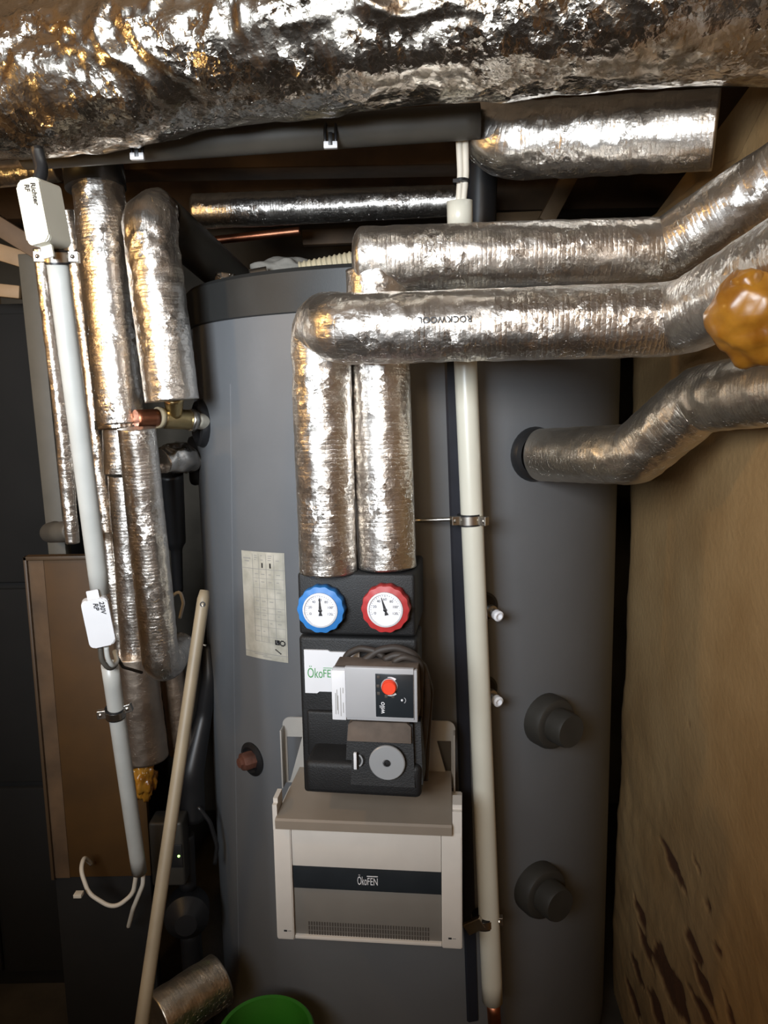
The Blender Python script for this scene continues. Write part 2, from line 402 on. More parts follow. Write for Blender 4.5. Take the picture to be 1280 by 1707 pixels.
def chip_at(p):
    best = 0.
    g = Vector((0, p.y*.4, p.z))
    q = Vector((g.y, g.z)) + Vector((noise.noise(g*16), noise.noise(g*16+Vector((5, 5, 5)))))*.016 + Vector((noise.noise(g*50), noise.noise(g*50+Vector((5, 5, 5)))))*.009
    for a_, c_, hw in CHIPS:
        d = c_-a_; t = max(0, min(1, (q-a_).dot(d)/d.length_squared)); w_ = hw*(.35+1.9*t*(1-t)*1.6); e_ = (q-(a_+d*t)).length
        best = max(best, min(1, max(0, (w_-e_)/.003+.5)))
    return best
def right_wall():
    nu, nv = 420, 320; Y0, Y1 = -2.45, 2.36; verts = []; chip = []; nx = Vector((-1, .03, 0)).normalized()
    for j in range(nv+1):
        for i in range(nu+1):
            t = i/nu; t = 1-(1-t)**1.5; Y = Y0+(Y1-Y0)*t
            top = Z0+.46+.58*max(0, min(.35, 1.6-Y))+.025*noise.noise(Vector((Y*3, 1, 0)))+.02*noise.noise(Vector((Y*9, 3, 0)))
            z = top*j/nv; p = Vector((wallx(Y), Y, z))
            edge = Y1-Y                                            # distance to the broken end
            h = .014*noise.noise(p*1.5)+.002*noise.noise(p*5); c = 0.
            if Y > 1.0:
                c = chip_at(p) if (z < Z0-.5 or z > Z0+.3) else 0.
                low = max(0, min(1, (Z0-.75-z)/.5)); h += low*(.006*noise.noise(Vector((p.y*4-p.z*3, p.z*6, 2)))+.003*noise.noise(p*20))
            h -= .006*c
            p += nx*h
            if edge < .10: p.x += (.10-edge)**2*4; p.y += .045*noise.noise(Vector((z*5, 7, 0)))*(1-edge/.10) + .02*noise.noise(Vector((z*17, 2, 0)))*(1-edge/.10)
            verts.append(p); chip.append(c)
    W = nu+1; faces = [(j*W+i, j*W+i+1, (j+1)*W+i+1, (j+1)*W+i) for j in range(nv) for i in range(nu)]
    b0 = len(verts)                                                # the far side, so the wall has thickness
    for j in (0, nv):
        for i in (0, nu): 
            v = verts[j*W+i]; verts.append(Vector((1.9, v.y + (.0 if i else 0), v.z))); chip.append(0)
    A, B, D, E = b0, b0+1, b0+2, b0+3
    topring = [nv*W+i for i in range(nu+1)]; faces.append(tuple(topring + [E, D]))
    endring = [j*W+nu for j in range(nv+1)]; faces.append(tuple(endring[::-1] + [B, E]))
    me = bpy.data.meshes.new('wall_right'); me.from_pydata([tuple(v) for v in verts], [], faces)
    at_ = me.attributes.new('chip', 'FLOAT', 'POINT'); at_.data.foreach_set('value', chip)
    o = link('wall_right', me, MT['plaster'], smooth=False)
    for p in me.polygons[:nu*nv]: p.use_smooth = True
    return structure(o)
right_wall()
structure(box('wall_side', (1.95, -2.5, 0), (2.05, 3.45, CZ), MT['concrete'], bev=0))
# dark joists under the ceiling
for i, (a, b_, hh) in enumerate((((150, 262, 2.15), (800, 215, 2.15), .10), ((330, 330, 2.75), (900, 318, 2.75), .10))):
    p0, p1 = P(*a), P(*b_); z = (p0.z+p1.z)/2
    o = box('ceiling_joist', (-1.6, p0.y, z-.06), (1.2, p0.y+.12, z+.12), MT['darkwood'], bev=.004)
    tag(o, ['dark brown timber joist just behind the grey pipe under the foil duct', 'dark brown timber joist farther back above the cylinder top'][i], 'joist')

# ------------------------------------------------------------------ buffer tank
TC = Vector((.07, 2.35, 0)); TR = .62; TOP = Z0+.29
def T(px, py, off=0.):
    d = ray(px, py); o = CAM; R = TR+off
    a = d.x**2+d.y**2; b2 = 2*((o.x-TC.x)*d.x+(o.y-TC.y)*d.y); c = (o.x-TC.x)**2+(o.y-TC.y)**2-R*R
    disc = b2*b2-4*a*c
    t = (-b2-math.sqrt(max(0, disc)))/(2*a); return o+d*t
def TN(p): return Vector((p.x-TC.x, p.y-TC.y, 0)).normalized()
def th_of(p): return math.atan2(p.x-TC.x, -(p.y-TC.y))
def cyl(th, z, r): return Vector((TC.x+r*math.sin(th), TC.y-r*math.cos(th), z))
tank = empty('buffer_tank', (TC.x, TC.y, 0), 'large round grey heating buffer tank with dark lid in the middle', 'tank')
def tp(o): o.matrix_parent_inverse = Matrix.Translation(-tank.location); return o
def tl(v): return Vector(v)-tank.location
def lathe_t(name, prof, o, d, mat, parent=None, seg=32, auto=35):
    return lathe(name, prof, tl(o) if True else o, d, mat, parent or tank, seg, auto)
from_bm('jacket', lathe_bm([(TR-.02, .04), (TR, .06), (TR, TOP-.085)], 128), MT['jacket'], tank, auto=40)
from_bm('foot_ring', lathe_bm([(TR-.12, 0), (TR-.1, .045)], 64), MT['darkcap'], tank, auto=40)
from_bm('lid', lathe_bm([(TR-.01, TOP-.10), (TR+.012, TOP-.097), (TR+.014, TOP-.01), (TR+.004, TOP), (TR*.5, TOP+.004), (0.001, TOP+.005)], 128), MT['lid'], tank, auto=40)
# dark strip: the conduit's shadow put into shape and colour on the jacket
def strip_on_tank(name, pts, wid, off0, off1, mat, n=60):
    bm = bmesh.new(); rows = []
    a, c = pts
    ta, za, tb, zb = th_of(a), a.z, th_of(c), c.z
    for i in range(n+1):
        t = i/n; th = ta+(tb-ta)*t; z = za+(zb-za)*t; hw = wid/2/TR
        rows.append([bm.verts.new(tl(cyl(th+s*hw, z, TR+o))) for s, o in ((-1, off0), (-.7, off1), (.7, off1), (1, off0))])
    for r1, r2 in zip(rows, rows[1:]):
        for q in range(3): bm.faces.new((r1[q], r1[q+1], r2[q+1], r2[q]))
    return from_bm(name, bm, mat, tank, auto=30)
strip_on_tank('conduit_shadow_strip', (T(748, 470), T(788, 1700)), .034, -.002, .006, MT['strip'])
strip_on_tank('jacket_seam', (T(383, 640), T(400, 1700)), .008, -.001, .0015, MT['jacket'])
# rating sticker
q = [T(403, 917), T(474, 922), T(481, 1105), T(411, 1092)]; qt = [(th_of(p), p.z) for p in q]
def stk(u, v, off):
    t = [(qt[0][k]*(1-u)+qt[1][k]*u)*(1-v)+(qt[3][k]*(1-u)+qt[2][k]*u)*v for k in (0, 1)]
    return tl(cyl(t[0], t[1], TR+off))
bm = bmesh.new()
def stk_quad(bm, u0_, v0_, u1_, v1_, off, n=1):
    for i in range(n):
        a, c = u0_+(u1_-u0_)*i/n, u0_+(u1_-u0_)*(i+1)/n
        bm.faces.new([bm.verts.new(stk(*uv_, off)) for uv_ in ((a, v0_), (c, v0_), (c, v1_), (a, v1_))])
stk_quad(bm, 0, 0, 1, 1, .0012, 8); sticker = from_bm('rating_sticker', bm, MT['paper'], tank)
bm = bmesh.new()
for v in (.155, .94): stk_quad(bm, .0, v, 1, v+.006, .0018, 4)
for u in (.28, .43, .6, .77, .97): stk_quad(bm, u, .02 if u < .9 else 0, u+.008, .83 if u < .9 else .97, .0018)
for v in (.24, .33, .42, .51, .56, .62, .69, .78, .83): stk_quad(bm, .28, v, .97, v+.004, .0018, 4)
for v, a, c in ((.06, .04, .24), (.085, .08, .2)): stk_quad(bm, a, v, c, v+.012, .0018)
rr = random.Random(3)
for u in (.31, .46, .63, .8):
    for v in (.03, .05, .07, .2, .27, .36, .45, .53, .58, .65, .73): 
        if rr.random() < .75: stk_quad(bm, u+.02, v, u+.02+rr.uniform(.04, .09), v+.007, .0018)
for v, a, c in ((.955, .25, .55), (.97, .45, .65)): stk_quad(bm, a, v, c, v+.007, .0018)
sprint = from_bm('sticker_print', bm, MT['inkgrey'], sticker); sprint['kind'] = 'stuff'
bm = bmesh.new()
for u in (.5, .68):
    stk_quad(bm, u, .1, u+.03, .145, .0018)
stk_quad(bm, .74, .80, .84, .845, .0018)
for k in range(10):
    a = 2*PI*k/10; stk_quad(bm, .9+.05*math.cos(a)-.015, .825+.022*math.sin(a)-.006, .9+.05*math.cos(a)+.015, .825+.022*math.sin(a)+.006, .0018)
for k in range(5): stk_quad(bm, .74+.025*k, .885+.008*k, .765+.025*k, .897+.008*k, .0018)
o = from_bm('sticker_symbol', bm, MT['ink'], sticker); o['kind'] = 'stuff'
# ports
def port(px, py, kind):
    p = T(px, py); n = TN(p); mpx = pxm(px, py, p.y)
    if kind == 'cap':                                              # dark grey insulating cap, a drum with a wide flange
        r1 = 44*mpx
        f = lathe_t('port_cap', [(r1*1.0, -.03), (r1*1.0, .03), (r1*.93, .042), (r1*.86, .045), (r1*.66, .045), (r1*.64, .085), (r1*.60, .092), (.001, .092)], p, n, MT['darkcap'])
        return f
    if kind == 'well':                                             # sensor well: black cup and silver tip
        f = lathe_t('sensor_well', [(.034, -.02), (.034, .004), (.028, .007), (.022, .006)], p, n, MT['rubber'])
        d = (n+Vector((.25, 0, -.45))).normalized()
        t_ = lathe_t('sensor_stem', [(.012, -.03), (.012, .03), (.0145, .031), (.0145, .042), (.010, .043), (.010, .06)], p, n+Vector((.15, -.1, -.1)), MT['steel'], f, 16)
        lathe_t('sensor_tip', [(.008, .058), (.0125, .06), (.0125, .072), (.008, .075), (.006, .066)], p, n+Vector((.15, -.1, -.1)), MT['white'], f, 16)
        return f
    if kind == 'plug':
        f = lathe_t('plug_ring', [(.042, -.02), (.045, .004), (.034, .010), (.026, .003)], p, n, MT['rubber'])
        lathe_t('plug', [(.024, -.02), (.024, .028), (.021, .032), (.014, .033), (.013, .04), (.001, .041)], p, n+Vector((-.25, 0, 0)), MT['rust'], f, 8)
        return f
port(908, 1198, 'cap'); port(893, 1477, 'cap')
port(806, 1010, 'well'); port(806, 1148, 'well'); port(421, 1265, 'plug')
def rosette(p, n, r): return lathe_t('port_rosette', [(r*.7, -.03), (r, -.005), (r*1.02, .006), (r*.95, .016), (r*.8, .02), (r*.62, .008)], p, n, MT['rubber'])
pC = T(889, 757); rosette(pC, TN(pC), .063)
for (px, py, rr_) in ((338, 706, .062), (326, 768, .07)):
    p = T(px, py); rosette(p, TN(p), rr_)

# ------------------------------------------------------------------ foil pipes
FO = MT['foil']
def pipe(label, pts, rad, mat=None, name='insulated_pipe', amp=.0009, seg=84, ds=.0045, bend=.09, caps=(1, 1), wrap=0., seed=0, **k):
    pts = [P(*p) if isinstance(p, tuple) else p for p in pts]
    root_o = tube(name, pts, rad, mat or FO, amp=amp, seg=seg, ds=ds, bend=bend, caps=caps, wrap=wrap, seed=seed, **k)
    return tag(root_o, label, 'pipe')
pa = pipe('foil wrapped pipe rising above the blue gauge, turning right with printed lettering',
     [(547, 952, 1.53), (533, 535, 1.525), (572, 549, 1.40), (1135, 533, 1.34), (1430, 372, .96)], [.058, .058, .0615, .0615, .064],
     amp=[.0012, .003, .0035, .0014, .0028], bend=.06, seed=1)
pb = pipe('foil wrapped pipe rising above the red gauge, turning right beneath the white cable pipe coupling',
     [(586, 434, 1.56), (1112, 418, 1.52), (1440, 205, 1.30)], [.0615, .0615, .063],
     amp=[.0035, .0016, .004], bend=.03, seed=2, caps=(2, 1), wrap=.022)
tube('riser', [P(645, 944, 1.55), P(632, 600, 1.56), P(627, 450, 1.56)], [.060, .060, .059], FO, pb, amp=[.0012, .001, .003], seg=84, ds=.0045, seed=22)
pc = pipe('foil wrapped pipe leaving the tank through the black rosette beside the plaster wall',
     [pC+TN(pC)*.03, (1058, 758, 1.57), (1168, 665, 1.45), (1420, 630, 1.16)], [.060, .062, .062, .064],
     amp=[.0008, .0035, .004, .002], bend=.05, seed=3, mat=MT['foil_smooth'])
pf = pipe('short thick foil pipe under the right end of the duct, cut off square',
     [(800, 60, 1.78), (826, 238, 1.68), (1194, 217, 1.52)], [.07, .072, .070], amp=[.004, .005, .0015], bend=.08, seed=4)
# cut end shows a rim
# cluster at the left
pipe('thick foil pipe standing left of the flat-cut pipe, seam above the copper stub',
     [(163, 305, 1.93), (170, 370, 1.93), (186, 540, 1.93), (204, 706, 1.93)], [.058, .0615, .0615, .0615], amp=[.005, .0018, .0009, .0012], seed=5)
pipe('matt black sleeve rising from the thick left pipe up to the duct', [(140, 150, 1.95), (160, 315, 1.93)], .07, MT['rubber'], name='pipe_sleeve', amp=0, seg=40, ds=.05)
pipe('foil pipe running on below the seam of the thick left pipe, mostly behind another',
     [(207, 792, 1.965), (229, 1106, 1.97)], .041, amp=.001, seed=6)
pipe('short foil pipe piece right below the copper stub seam, lower edge torn',
     [(203, 709, 1.945), (208, 788, 1.95)], [.048, .050], amp=[.001, .003], seed=61)
pipe('dull foil sleeve cut off square above the lump of orange foam',
     [(226, 1090, 1.96), (244, 1262, 1.97)], [.053, .0585], MT['foil_dull'], amp=.0014, seed=7)
pipe('dull foil pipe hidden behind the wooden stick, right of the cut sleeve',
     [(283, 1085, 2.07), (304, 1255, 2.07)], .035, MT['foil_dull'], amp=.001, seed=8)
pipe('short foil pipe cut off square right above the brass tee',
     [(287, 668, 1.85), (249, 376, 1.85), (264, 345, 1.93)], [.0625, .0615, .045], amp=[.0008, .005, .009], bend=.035, seed=9)
pipe('matt dark grey sleeve slanting from the flat-cut foil pipe to the tank lid', [(268, 362, 1.95), (420, 497, 2.38)], .055, MT['darkcap'], name='pipe_sleeve', amp=0, seg=40, ds=.05)
pipe('foil pipe with ladder ribs below the copper stub, wrapped round at its foot',
     [(228, 714, 1.80), (269, 1112, 1.84), (305, 1075, 1.96)], [.043, .0455, .036], amp=[.0008, .002, .003], bend=.035, seed=10, caps=(1, 1))
pipe('slim golden foil pipe between the white conduit and the thick foil pipe',
     [(112, 352, 2.0), (142, 560, 2.0), (168, 800, 1.99), (204, 1090, 1.98)], .0205, amp=.0018, seed=11, seg=48)
pipe('slim dark foil pipe left of the white conduit, ending in a grey elbow',
     [(68, 415, 1.72), (102, 700, 1.74), (121, 905, 1.76)], .0155, amp=.0016, seed=12, seg=40)
e = pipe('grey plastic elbow joint at the foot of the slim dark pipe', [(92, 884, 2.125), (84, 888, 1.95), (100, 887, 1.83), (119, 885, 1.795)], [.026, .026, .025, .02], MT['greypipe'], name='pipe_elbow', amp=0, seg=28, ds=.01)
pipe('golden foil pipe running in level at the top left corner', [(-90, 300, 1.98), (97, 281, 1.98)], .03, amp=.0022, seed=13, seg=56)
pipe('foil pipe lying level behind the tank lid, gold at one end', [(326, 353, 2.42), (800, 333, 2.3)], [.05, .042], amp=.0016, seed=14, seg=56, ds=.008)
pipe('thin bare copper pipe under the level foil pipe', [(345, 402, 2.5), (500, 385, 2.5)], .013, MT['copper'], name='copper_pipe', amp=0, seg=20)
pipe('foil pipe at the foot of the tank, left of the green bucket', [(262, 1703, 1.66), (366, 1632, 1.78)], .064, MT['foil_smooth'], amp=.002, seed=15)
# the large duct
pts = [Vector((-1.6, 1.75, Z0+.60)), Vector((-.55, 1.54, Z0+.602)), Vector((-.28, 1.48, Z0+.63)), Vector((.3, 1.36, Z0+.632)), Vector((.66, 1.29, Z0+.63))]
duct = tube('air_duct', pts, [.135, .138, .138, .138, .15], MT['foil_duct'], amp=[.012, .014, .016, .015, .006], seg=190, ds=.006, fold='duct', bend=.3)
tag(duct, 'large crumpled foil covered air duct across the top of the picture', 'duct')
g = tube('drain_pipe', [P(40, 255, 1.68), P(800, 202, 1.62)], .033, MT['greypipe'], seg=32, ds=.03)
tag(g, 'plain grey pipe tucked under the large foil duct', 'pipe')
# straps hanging from the grey pipe
for (px, py, lab, hh) in ((551, 240, 'black strap with white clip hanging from the middle of the grey pipe', .046), (229, 259, 'black strap with white clip hanging near the thick left foil pipe', .05)):
    p = P(px, py, 1.60); r_ = empty('pipe_strap', p, lab, 'strap')
    for s in (-1, 1): tube('strap', [Vector((s*.010, 0, -.002)), Vector((s*.011, .0, .03)), Vector((s*.006, .03, hh+.02))], .0032, MT['rubber'], r_, seg=8, ds=.01)
    box('clip', (-.0135, -.006, -.009), (.0135, .006, .004), MT['white'], r_, .0015)
    box('clip_slot', (-.004, -.007, -.004), (.004, -.004, .02), MT['rubber'], r_, .0005)
# lettering on the horizontal pipe: the word runs upside down along it
def pipe_text(s, pxa, pxb, py, hpx, Yg, mat, parent):
    a, c = P(572, 549, 1.40), P(1135, 533, 1.34); ax = (c-a).normalized()
    t0 = P(pxa, 545, Yg); t1 = P(pxb, 545, Yg); sa, sb = (t0-a).dot(ax), (t1-a).dot(ax)
    me = text_mesh(s, offset=.02); R = .0662; n = Vector((0, -1, 0)); n = (n-ax*n.dot(ax)).normalized(); u = ax.cross(n); 
    if u.z < 0: u = -u
    mid = math.asin(max(-1, min(1, (543-py)*pxm(740, 533, 1.34)/R))); hh = hpx*pxm(740, 533, 1.34)
    for v in me.vertices:
        x = (sa+sb)/2-v.co.x*(sb-sa); a_ = mid-.07-v.co.y*hh/R
        v.co = a+ax*x+(n*math.cos(a_)+u*math.sin(a_))*R
    return link('lettering', me, mat, parent)
pipe_text('ROCKWOOL', 697, 786, 533, 11, 1.33, MT['ink'], pa)
# yellow foam
foam = blob('foam_lump', P(1256, 530, 1.06), .060, MT['foam'], amp=.22, freq=1.3, seed=2.2)
tag(foam, 'glossy amber lump of hardened expanding foam on the pipe bend', 'foam')
blob('foam_bead', P(1246, 474, 1.03), .020, MT['foam'], foam, amp=.2, sub=3, seed=4)

# brass tee by the flat-cut pipe
pt = P(290, 698, 1.93); vt = empty('brass_tee', pt, 'brass tee fitting below the flat-cut foil pipe at the tank', 'fitting')
def rel(px, py, Y): return P(px, py, Y)-pt
tube('tee_body', [rel(268, 697, 1.92), rel(318, 700, 1.98)], .0255, MT['brass'], vt, seg=28, ds=.01)
tube('tee_branch', [rel(289, 660, 1.905), rel(291, 692, 1.935)], [.026, .018], MT['brass'], vt, seg=24, ds=.01)
tube('tee_collar', [rel(316, 700, 1.975), rel(325, 701, 1.985)], .0285, MT['steel'], vt, seg=8, ds=.02)
tube('tee_thread', [rel(324, 701, 1.98), rel(345, 704, 2.03)], .021, MT['paper'], vt, seg=20, ds=.01)
tube('tee_seal', [rel(261, 696, 1.91), rel(269, 697, 1.92)], .0265, MT['hose'], vt, seg=20, ds=.01)
cs = tube('copper_stub', [P(226, 698, 1.87), P(262, 696, 1.905)], .0215, MT['copper'], seg=24, ds=.01)
tag(cs, 'short reddish copper stub joining the brass tee', 'pipe')
cr_ = tube('foil_cuff', [P(203, 699, 1.935), P(204.5, 714, 1.935)], .064, MT['foil_tape'], amp=.006, seg=90, ds=.004, seed=20)
tag(cr_, 'crumpled foil cuff around the seam of the thick left pipe', 'cuff')
el = tube('foil_elbow', [P(268, 770, 2.0), P(296, 762, 2.05), P(318, 768, 2.12)], [.032, .042, .032], MT['foil_tape'], amp=.007, seg=60, ds=.005, seed=21)
tag(el, 'crumpled foil elbow entering the tank under the brass tee', 'pipe')
bh = tube('tapered_hose', [P(284, 790, 2.06), P(292, 905, 2.1), P(294, 916, 2.1), P(297, 985, 2.12)], [.034, .029, .016, .014], MT['rubber'], seg=28, ds=.01, bend=.01)
tag(bh, 'black tapered rubber sleeve hanging under the crumpled foil elbow', 'hose')
wl = tube('wire_loop', [P(285, 995, 2.0), P(300, 984, 2.0), P(306, 1005, 2.0), P(300, 1030, 2.02)], .0045, MT['cable'], seg=10, ds=.006, bend=.02)
tag(wl, 'small pale wire loop beside the top of the wooden stick', 'wire')

# ------------------------------------------------------------------ white cable conduits
def clamp(root_p, ax, r, parent, lugs, lugpx=.012):
    """two-part steel pipe clamp with bolt lugs; parent is an Empty at root_p"""
    b_ = lathe('clamp_band', [(r+.001, -.009), (r+.0042, -.009), (r+.0042, .009), (r+.001, .009), (r+.001, -.009)], (0, 0, 0), ax, MT['steel'], parent, 32)
    lathe('clamp_liner', [(r+.0005, -.0125), (r+.0030, -.0125), (r+.0030, .0125), (r+.0005, .0125), (r+.0005, -.0125)], (0, 0, 0), ax, MT['rubber'], parent, 32)
    for d in lugs:
        d = Vector(d).normalized(); m_ = axis_mtx(d*(r+.010), d)
        bm = box_bm((-.008, -.0095, -.010), (.008, .0095, .010), .001, mat=m_); from_bm('clamp_lug', bm, MT['steel'], parent)
        m_ = axis_mtx(d*(r+.011), Vector((0, -1, 0))); bm = lathe_bm([(.0045, -.012), (.0045, .009), (.001, .011)], 8, mtx=m_); from_bm('bolt', bm, MT['steel'], parent)
cond = tube('cable_conduit', [P(768, 372, 1.66), P(776, 610, 1.665), P(821, 1668, 1.645)], .0245, MT['pvc'], seg=40, ds=.05, caps=(1, 1))
tag(cond, 'long white plastic cable conduit standing in front of the tank', 'conduit')
tube('coupling', [P(766, 335, 1.655), P(767, 383, 1.66)], .0245*1.08, MT['pvc'], cond, seg=36, ds=.02)
for k, (dx, lab) in enumerate(((-5, 'white cable entering the coupling, nearer the dark beam'), (5, 'white cable entering the coupling, nearer the short thick pipe'))):
    c_ = tube('white_cable', [P(764+dx*.9, 195, 1.655), P(770+dx, 232, 1.655), P(772+dx*.9, 290, 1.655), P(768+dx*.7, 340, 1.655)], .0068, MT['cable'], seg=14, ds=.01, bend=.05)
    tag(c_, lab, 'cable')
tie = lathe('cable_tie', [(.0150, -.003), (.0165, -.003), (.0165, .003), (.0150, .003)], P(769, 303, 1.655), (0, 0.1, 1), MT['rubber'], seg=20)
tag(tie, 'thin black cable tie round the two white cables', 'cable tie')
box('tie_tail', P(755, 304, 1.64), P(765, 299, 1.645), MT['rubber'], tie, 0)
cst = tube('copper_stub', [P(822, 1672, 1.645), P(828, 1760, 1.66)], .016, MT['copper'], seg=20, ds=.02)
tag(cst, 'copper pipe stub below the white conduit beside the tank foot', 'pipe')
cc = P(783, 866, 1.66); ax = (P(821, 1668, 1.645)-P(776, 610, 1.665)).normalized()
k1 = empty('pipe_clamp', cc, 'steel pipe clamp on a long threaded rod holding the white conduit', 'clamp')
clamp(cc, ax, .0245, k1, [(.75, -.62, 0), (-.95, -.3, 0)])
tube('threaded_rod', [P(690, 868, 1.68)-cc, P(768, 865, 1.652)-cc], .0045, MT['steel'], k1, seg=10, ds=.02)
cc2 = P(806, 1532, 1.648); k2 = empty('pipe_clamp', cc2, 'steel pipe clamp on the white conduit beside the controller box', 'clamp')
clamp(cc2, ax, .0245, k2, [(.95, -.1, 0)])
m_ = axis_mtx(P(790, 1543, 1.63)-cc2, Vector((.8, -.2, .55))); from_bm('clamp_arm', box_bm((-.006, -.014, -.022), (.006, .014, .024), .0015, mat=m_), MT['steel'], k2)
# left conduit with its two junction boxes
cA = tube('cable_conduit', [P(95, 432, 1.50), P(167, 988, 1.62)], .0200, MT['pvc_grey'], seg=36, ds=.05)
tag(cA, 'white plastic conduit between the upper and lower junction boxes', 'conduit')
cB = tube('cable_conduit', [P(183, 1108, 1.655), P(232, 1453, 1.83)], .0190, MT['pvc_grey'], seg=36, ds=.05)
tag(cB, 'white plastic conduit below the lower junction box, two wires at its foot', 'conduit')
axl = (P(165, 985, 1.62)-P(95, 432, 1.50)).normalized(); axb = (P(232, 1452, 1.83)-P(183, 1108, 1.655)).normalized()
p = P(95, 429, 1.50); k3 = empty('pipe_clamp', p, 'steel pipe clamp under the upper white junction box', 'clamp'); clamp(p, axl, .0203, k3, [(1, .1, 0), (-1, -.2, 0)])
p = P(192, 1187, 1.69); k4 = empty('pipe_clamp', p, 'steel pipe clamp beside the dull cut foil sleeve', 'clamp'); clamp(p, axb, .0195, k4, [(-1, -.3, -.02), (1, .1, .3)])
def jbox(px, py, Y, wd, ht, dp, yaw, lean, label, lines, mat):
    p = P(px, py, Y); r_ = empty('junction_box', p, label, 'junction box', rz=yaw); r_.rotation_euler = (0, lean, yaw)
    from_bm('body', prism_bm(rrect(-wd/2, -ht/2, wd/2, ht/2, .010), .006, dp), mat, r_, auto=30)
    bm = prism_bm(rrect(-wd/2, -ht/2, wd/2, ht/2, .011), 0, .0055); bmesh.ops.bevel(bm, geom=[e_ for e_ in bm.edges if all(abs(v.co.y) < 1e-6 for v in e_.verts)], offset=.0025, segments=2, affect='EDGES')
    from_bm('cover', bm, mat, r_, auto=30)
    from_bm('bracket_tab', prism_bm(rrect(-.012, -ht/2-.022 if wd < .05 else ht/2-.002, .012, -ht/2 if wd < .05 else ht/2+.018, .002), dp*.3, dp*.3+.004), mat, r_)
    for s, cx, cz, wl_, hl in lines: flat_text('handwriting', s, (cx, cz), wl_, hl, MT['ink'], r_, -.0006, rot=-PI/2, shear=.25, offset=.03)
    return r_
jc = tube('black_cable', [P(60, 318, 1.47), P(70, 285, 1.48), P(62, 250, 1.5)], .012, MT['rubber'], seg=14, ds=.01, bend=.03); tag(jc, 'black cable rising from the upper junction box', 'cable')
jbox(54, 352, 1.43, .048, .112, .06, math.radians(-16), math.radians(-8), 'white junction box at the top of the left conduit, handwriting down its side',
     [('Richter', .012, .027, .040, .010), ('RF', -.001, .040, .014, .010)], MT['pvc'])
jbox(164, 1039, 1.58, .053, .105, .03, math.radians(18), math.radians(-7), 'pale junction box lower on the left conduit, black handwriting near its corner',
     [('230V', .0145, .031, .030, .010), ('RP', .0025, .036, .017, .010)], MT['white'])
cbl = tube('white_cable', [P(228, 1450, 1.82), P(222, 1490, 1.83), P(190, 1516, 1.83), P(148, 1490, 1.84), P(134, 1450, 1.86), P(140, 1428, 1.9), P(152, 1440, 1.95)], .0056, MT['cable'], seg=12, ds=.008, bend=.06)
tag(cbl, 'white cable looping up beneath the lower conduit end', 'cable')
box('cable_end', P(122, 1498, 1.80), P(140, 1484, 1.82), MT['cable'], cbl, .001)
cbl = tube('white_cable', [P(239, 1448, 1.84), P(238, 1475, 1.84), P(222, 1514, 1.85), P(214, 1545, 1.9)], .0056, MT['cable'], seg=12, ds=.008, bend=.05)
tag(cbl, 'short white cable hanging straight from the lower conduit end', 'cable')
for k, (dx, lab) in enumerate(((0, 'outer pale cable bent under the lower junction box'), (10, 'inner pale cable bent under the lower junction box'))):
    c_ = tube('pale_cable', [P(167+dx, 1078, 1.60), P(169+dx, 1100-k*4, 1.60), P(182+dx*.5, 1117-k*6, 1.61), P(196, 1106-k*3, 1.64), P(191, 1085, 1.66)], .0055, MT['pvc_grey' if k else 'greypipe'], seg=12, ds=.006, bend=.03)
    tag(c_, lab, 'cable')
c_ = tube('grey_wire', [P(192, 1090, 1.68), P(205, 1112, 1.75), P(236, 1121, 1.86)], .004, MT['blackcable'], seg=8, ds=.01, bend=.05); tag(c_, 'thin dark wire strapping the conduit to the dull foil sleeve', 'wire')

